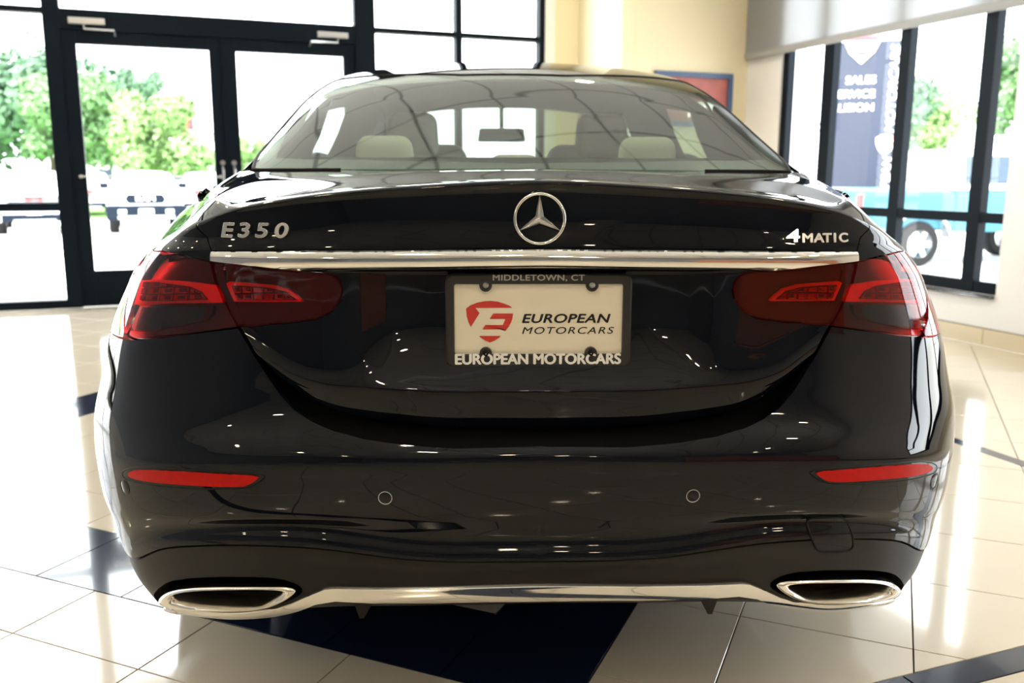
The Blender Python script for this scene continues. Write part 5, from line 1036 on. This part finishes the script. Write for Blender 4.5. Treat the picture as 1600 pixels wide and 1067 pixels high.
B().box(-.88,.88,-.08,.02,.36,.62,ch=.03).obj('rear_bumper',dkb,t)
# ---- pylon sign
sg=thing('pylon_sign','dark blue pylon sign with white lettering and a shield, outside the right window','sign',(8.97,20.0,GZ),math.radians(-23))
navy=mat('sign_navy',(.012,.018,.040),.5); swh=mat('sign_white',(.85,.85,.85),.5); srd=mat('sign_red',(.55,.03,.05),.5)
B().box(-.80,.80,-.12,.12,0,4.78,ch=.01).obj('sign_panel',navy,sg)
ff=lambda x,z:facing((x,-.13,z))
for s,z in(('SALES',3.90),('SERVICE',3.58),('COLLISION',3.27)): text('lettering',s,.25,swh,sg,.004,0,0,1.05,'RIGHT',ff(.20,z))
mt=ff(.60,2.55)@Matrix.Rotation(math.pi/2,4,'Z')
text('lettering','MOTORCARS',.27,swh,sg,.004,0,.2,1.2,'LEFT',ff(.58,2.68)@Matrix.Rotation(math.pi/2,4,'Z'))
text('lettering','EUROPEAN',.27,swh,sg,.004,0,.2,1.1,'RIGHT',ff(.58,2.12)@Matrix.Rotation(math.pi/2,4,'Z'))
def shield(cx,cz,s,nm,y):
    pts=[(-.5,.35),(-.3,.48),(0,.55),(.3,.48),(.5,.35),(.47,0),(.32,-.32),(0,-.62),(-.32,-.32),(-.47,0)]
    l=[[(cx+x*s,q,cz+z*s) for x,z in pts] for q in(y,y-.03)]
    o=B().loft(l,cap0=True,cap1=True).obj(nm,swh,sg)
    for za,zb,w in((.30,.44,.36),(-.02,.10,.40),(-.40,-.30,.16)):
        B().box(cx-w*s,cx+w*s,y-.034,y-.031,cz+za*s,cz+zb*s).obj('shield_stripe',srd,o)
shield(-.16,4.80,.86,'shield_emblem',-.125); shield(.50,2.42,.42,'shield_emblem',-.125)
# ---- red roof building and road sign far left
tst=None
bl=thing('roadside_building','low white building with a red fascia beyond the parked white vehicles','building',(-21.5,62,GZ),math.radians(-5))
B().box(-7,7,0,6,0,2.6).obj('wall',swh,bl)
B().box(-7.3,7.3,-.3,6.3,2.601,3.3).obj('fascia',mat('pale_red_fascia',(.4,.2,.19),.5),bl)
for i in range(5): B().box(-6+i*2.6,-4.4+i*2.6,-.04,-.001,.6,2.0).obj('shop_window',gls,bl)
rs=thing('road_sign','tall red roadside pole sign beyond the parking lot','sign',(-16.2,48,GZ))
B().tube([(0,0,0),(0,0,4.0)],.14,10).obj('pole',srd,rs); B().box(-.6,.6,-.1,.1,4.001,4.7,ch=.03).obj('sign_board',srd,rs)
# ---- trees
leafm=[mat('leaf_green_%d'%i,c,.7,noise=(1.2,.35)) for i,c in enumerate(((.13,.24,.10),(.19,.31,.11),(.09,.18,.10)))]
bark=mat('bark_brown',(.10,.075,.05),.9,noise=(6,.3))
def tree(x,y,h,r,label,mi,seed,n=8000,grp='trees beyond the parking lot',base=.25):
    rg_=np.random.default_rng(seed); t=thing('tree',label,'tree',(x,y,GZ),group=None)
    br=[(0,0,0),(.05*r,0,h*.25),(-.03*r,.02,h*.55),(0,0,h*.8)]
    smooth_by_angle(B().tube(br,[.045*h*.5,.035*h*.5,.02*h*.5,.008*h*.5],8).obj('trunk',bark,t),50)
    lobes=[(0,0,h*.62,r*.75)]
    for k in range(13):
        a=rg_.uniform(0,2*math.pi); q=r*rg_.uniform(.3,.75); z=h*rg_.uniform(base+.08,.88); lobes.append((q*math.cos(a),q*math.sin(a),z,r*rg_.uniform(.25,.45)))
    V=[];F=[]
    d=rg_.normal(size=(n,3)); d/=np.linalg.norm(d,axis=1)[:,None]; li=rg_.integers(0,len(lobes),n); rr=rg_.uniform(.55,1.05,n)
    L=np.array(lobes)[li]; c=L[:,:3]+d*(L[:,3]*rr)[:,None]
    for i in range(n):
        s=r*.06*rg_.uniform(.6,1.3); a=rg_.normal(size=3); a/=np.linalg.norm(a); b=np.cross(a,d[i]); b/=np.linalg.norm(b)+1e-9
        k=len(V); V+=[c[i]-a*s,c[i]-b*s*.6,c[i]+a*s,c[i]+b*s*.6]; F.append((k,k+1,k+2,k+3))
    o=mesh('foliage',V,F,leafm[mi],t); o['kind']='stuff'
for i,a in enumerate(TREES): tree(a[0]*1.2,a[1]*1.2+(5 if i%2 else 0),a[2]*1.2,*[a[3]*1.15]+list(a[4:]))
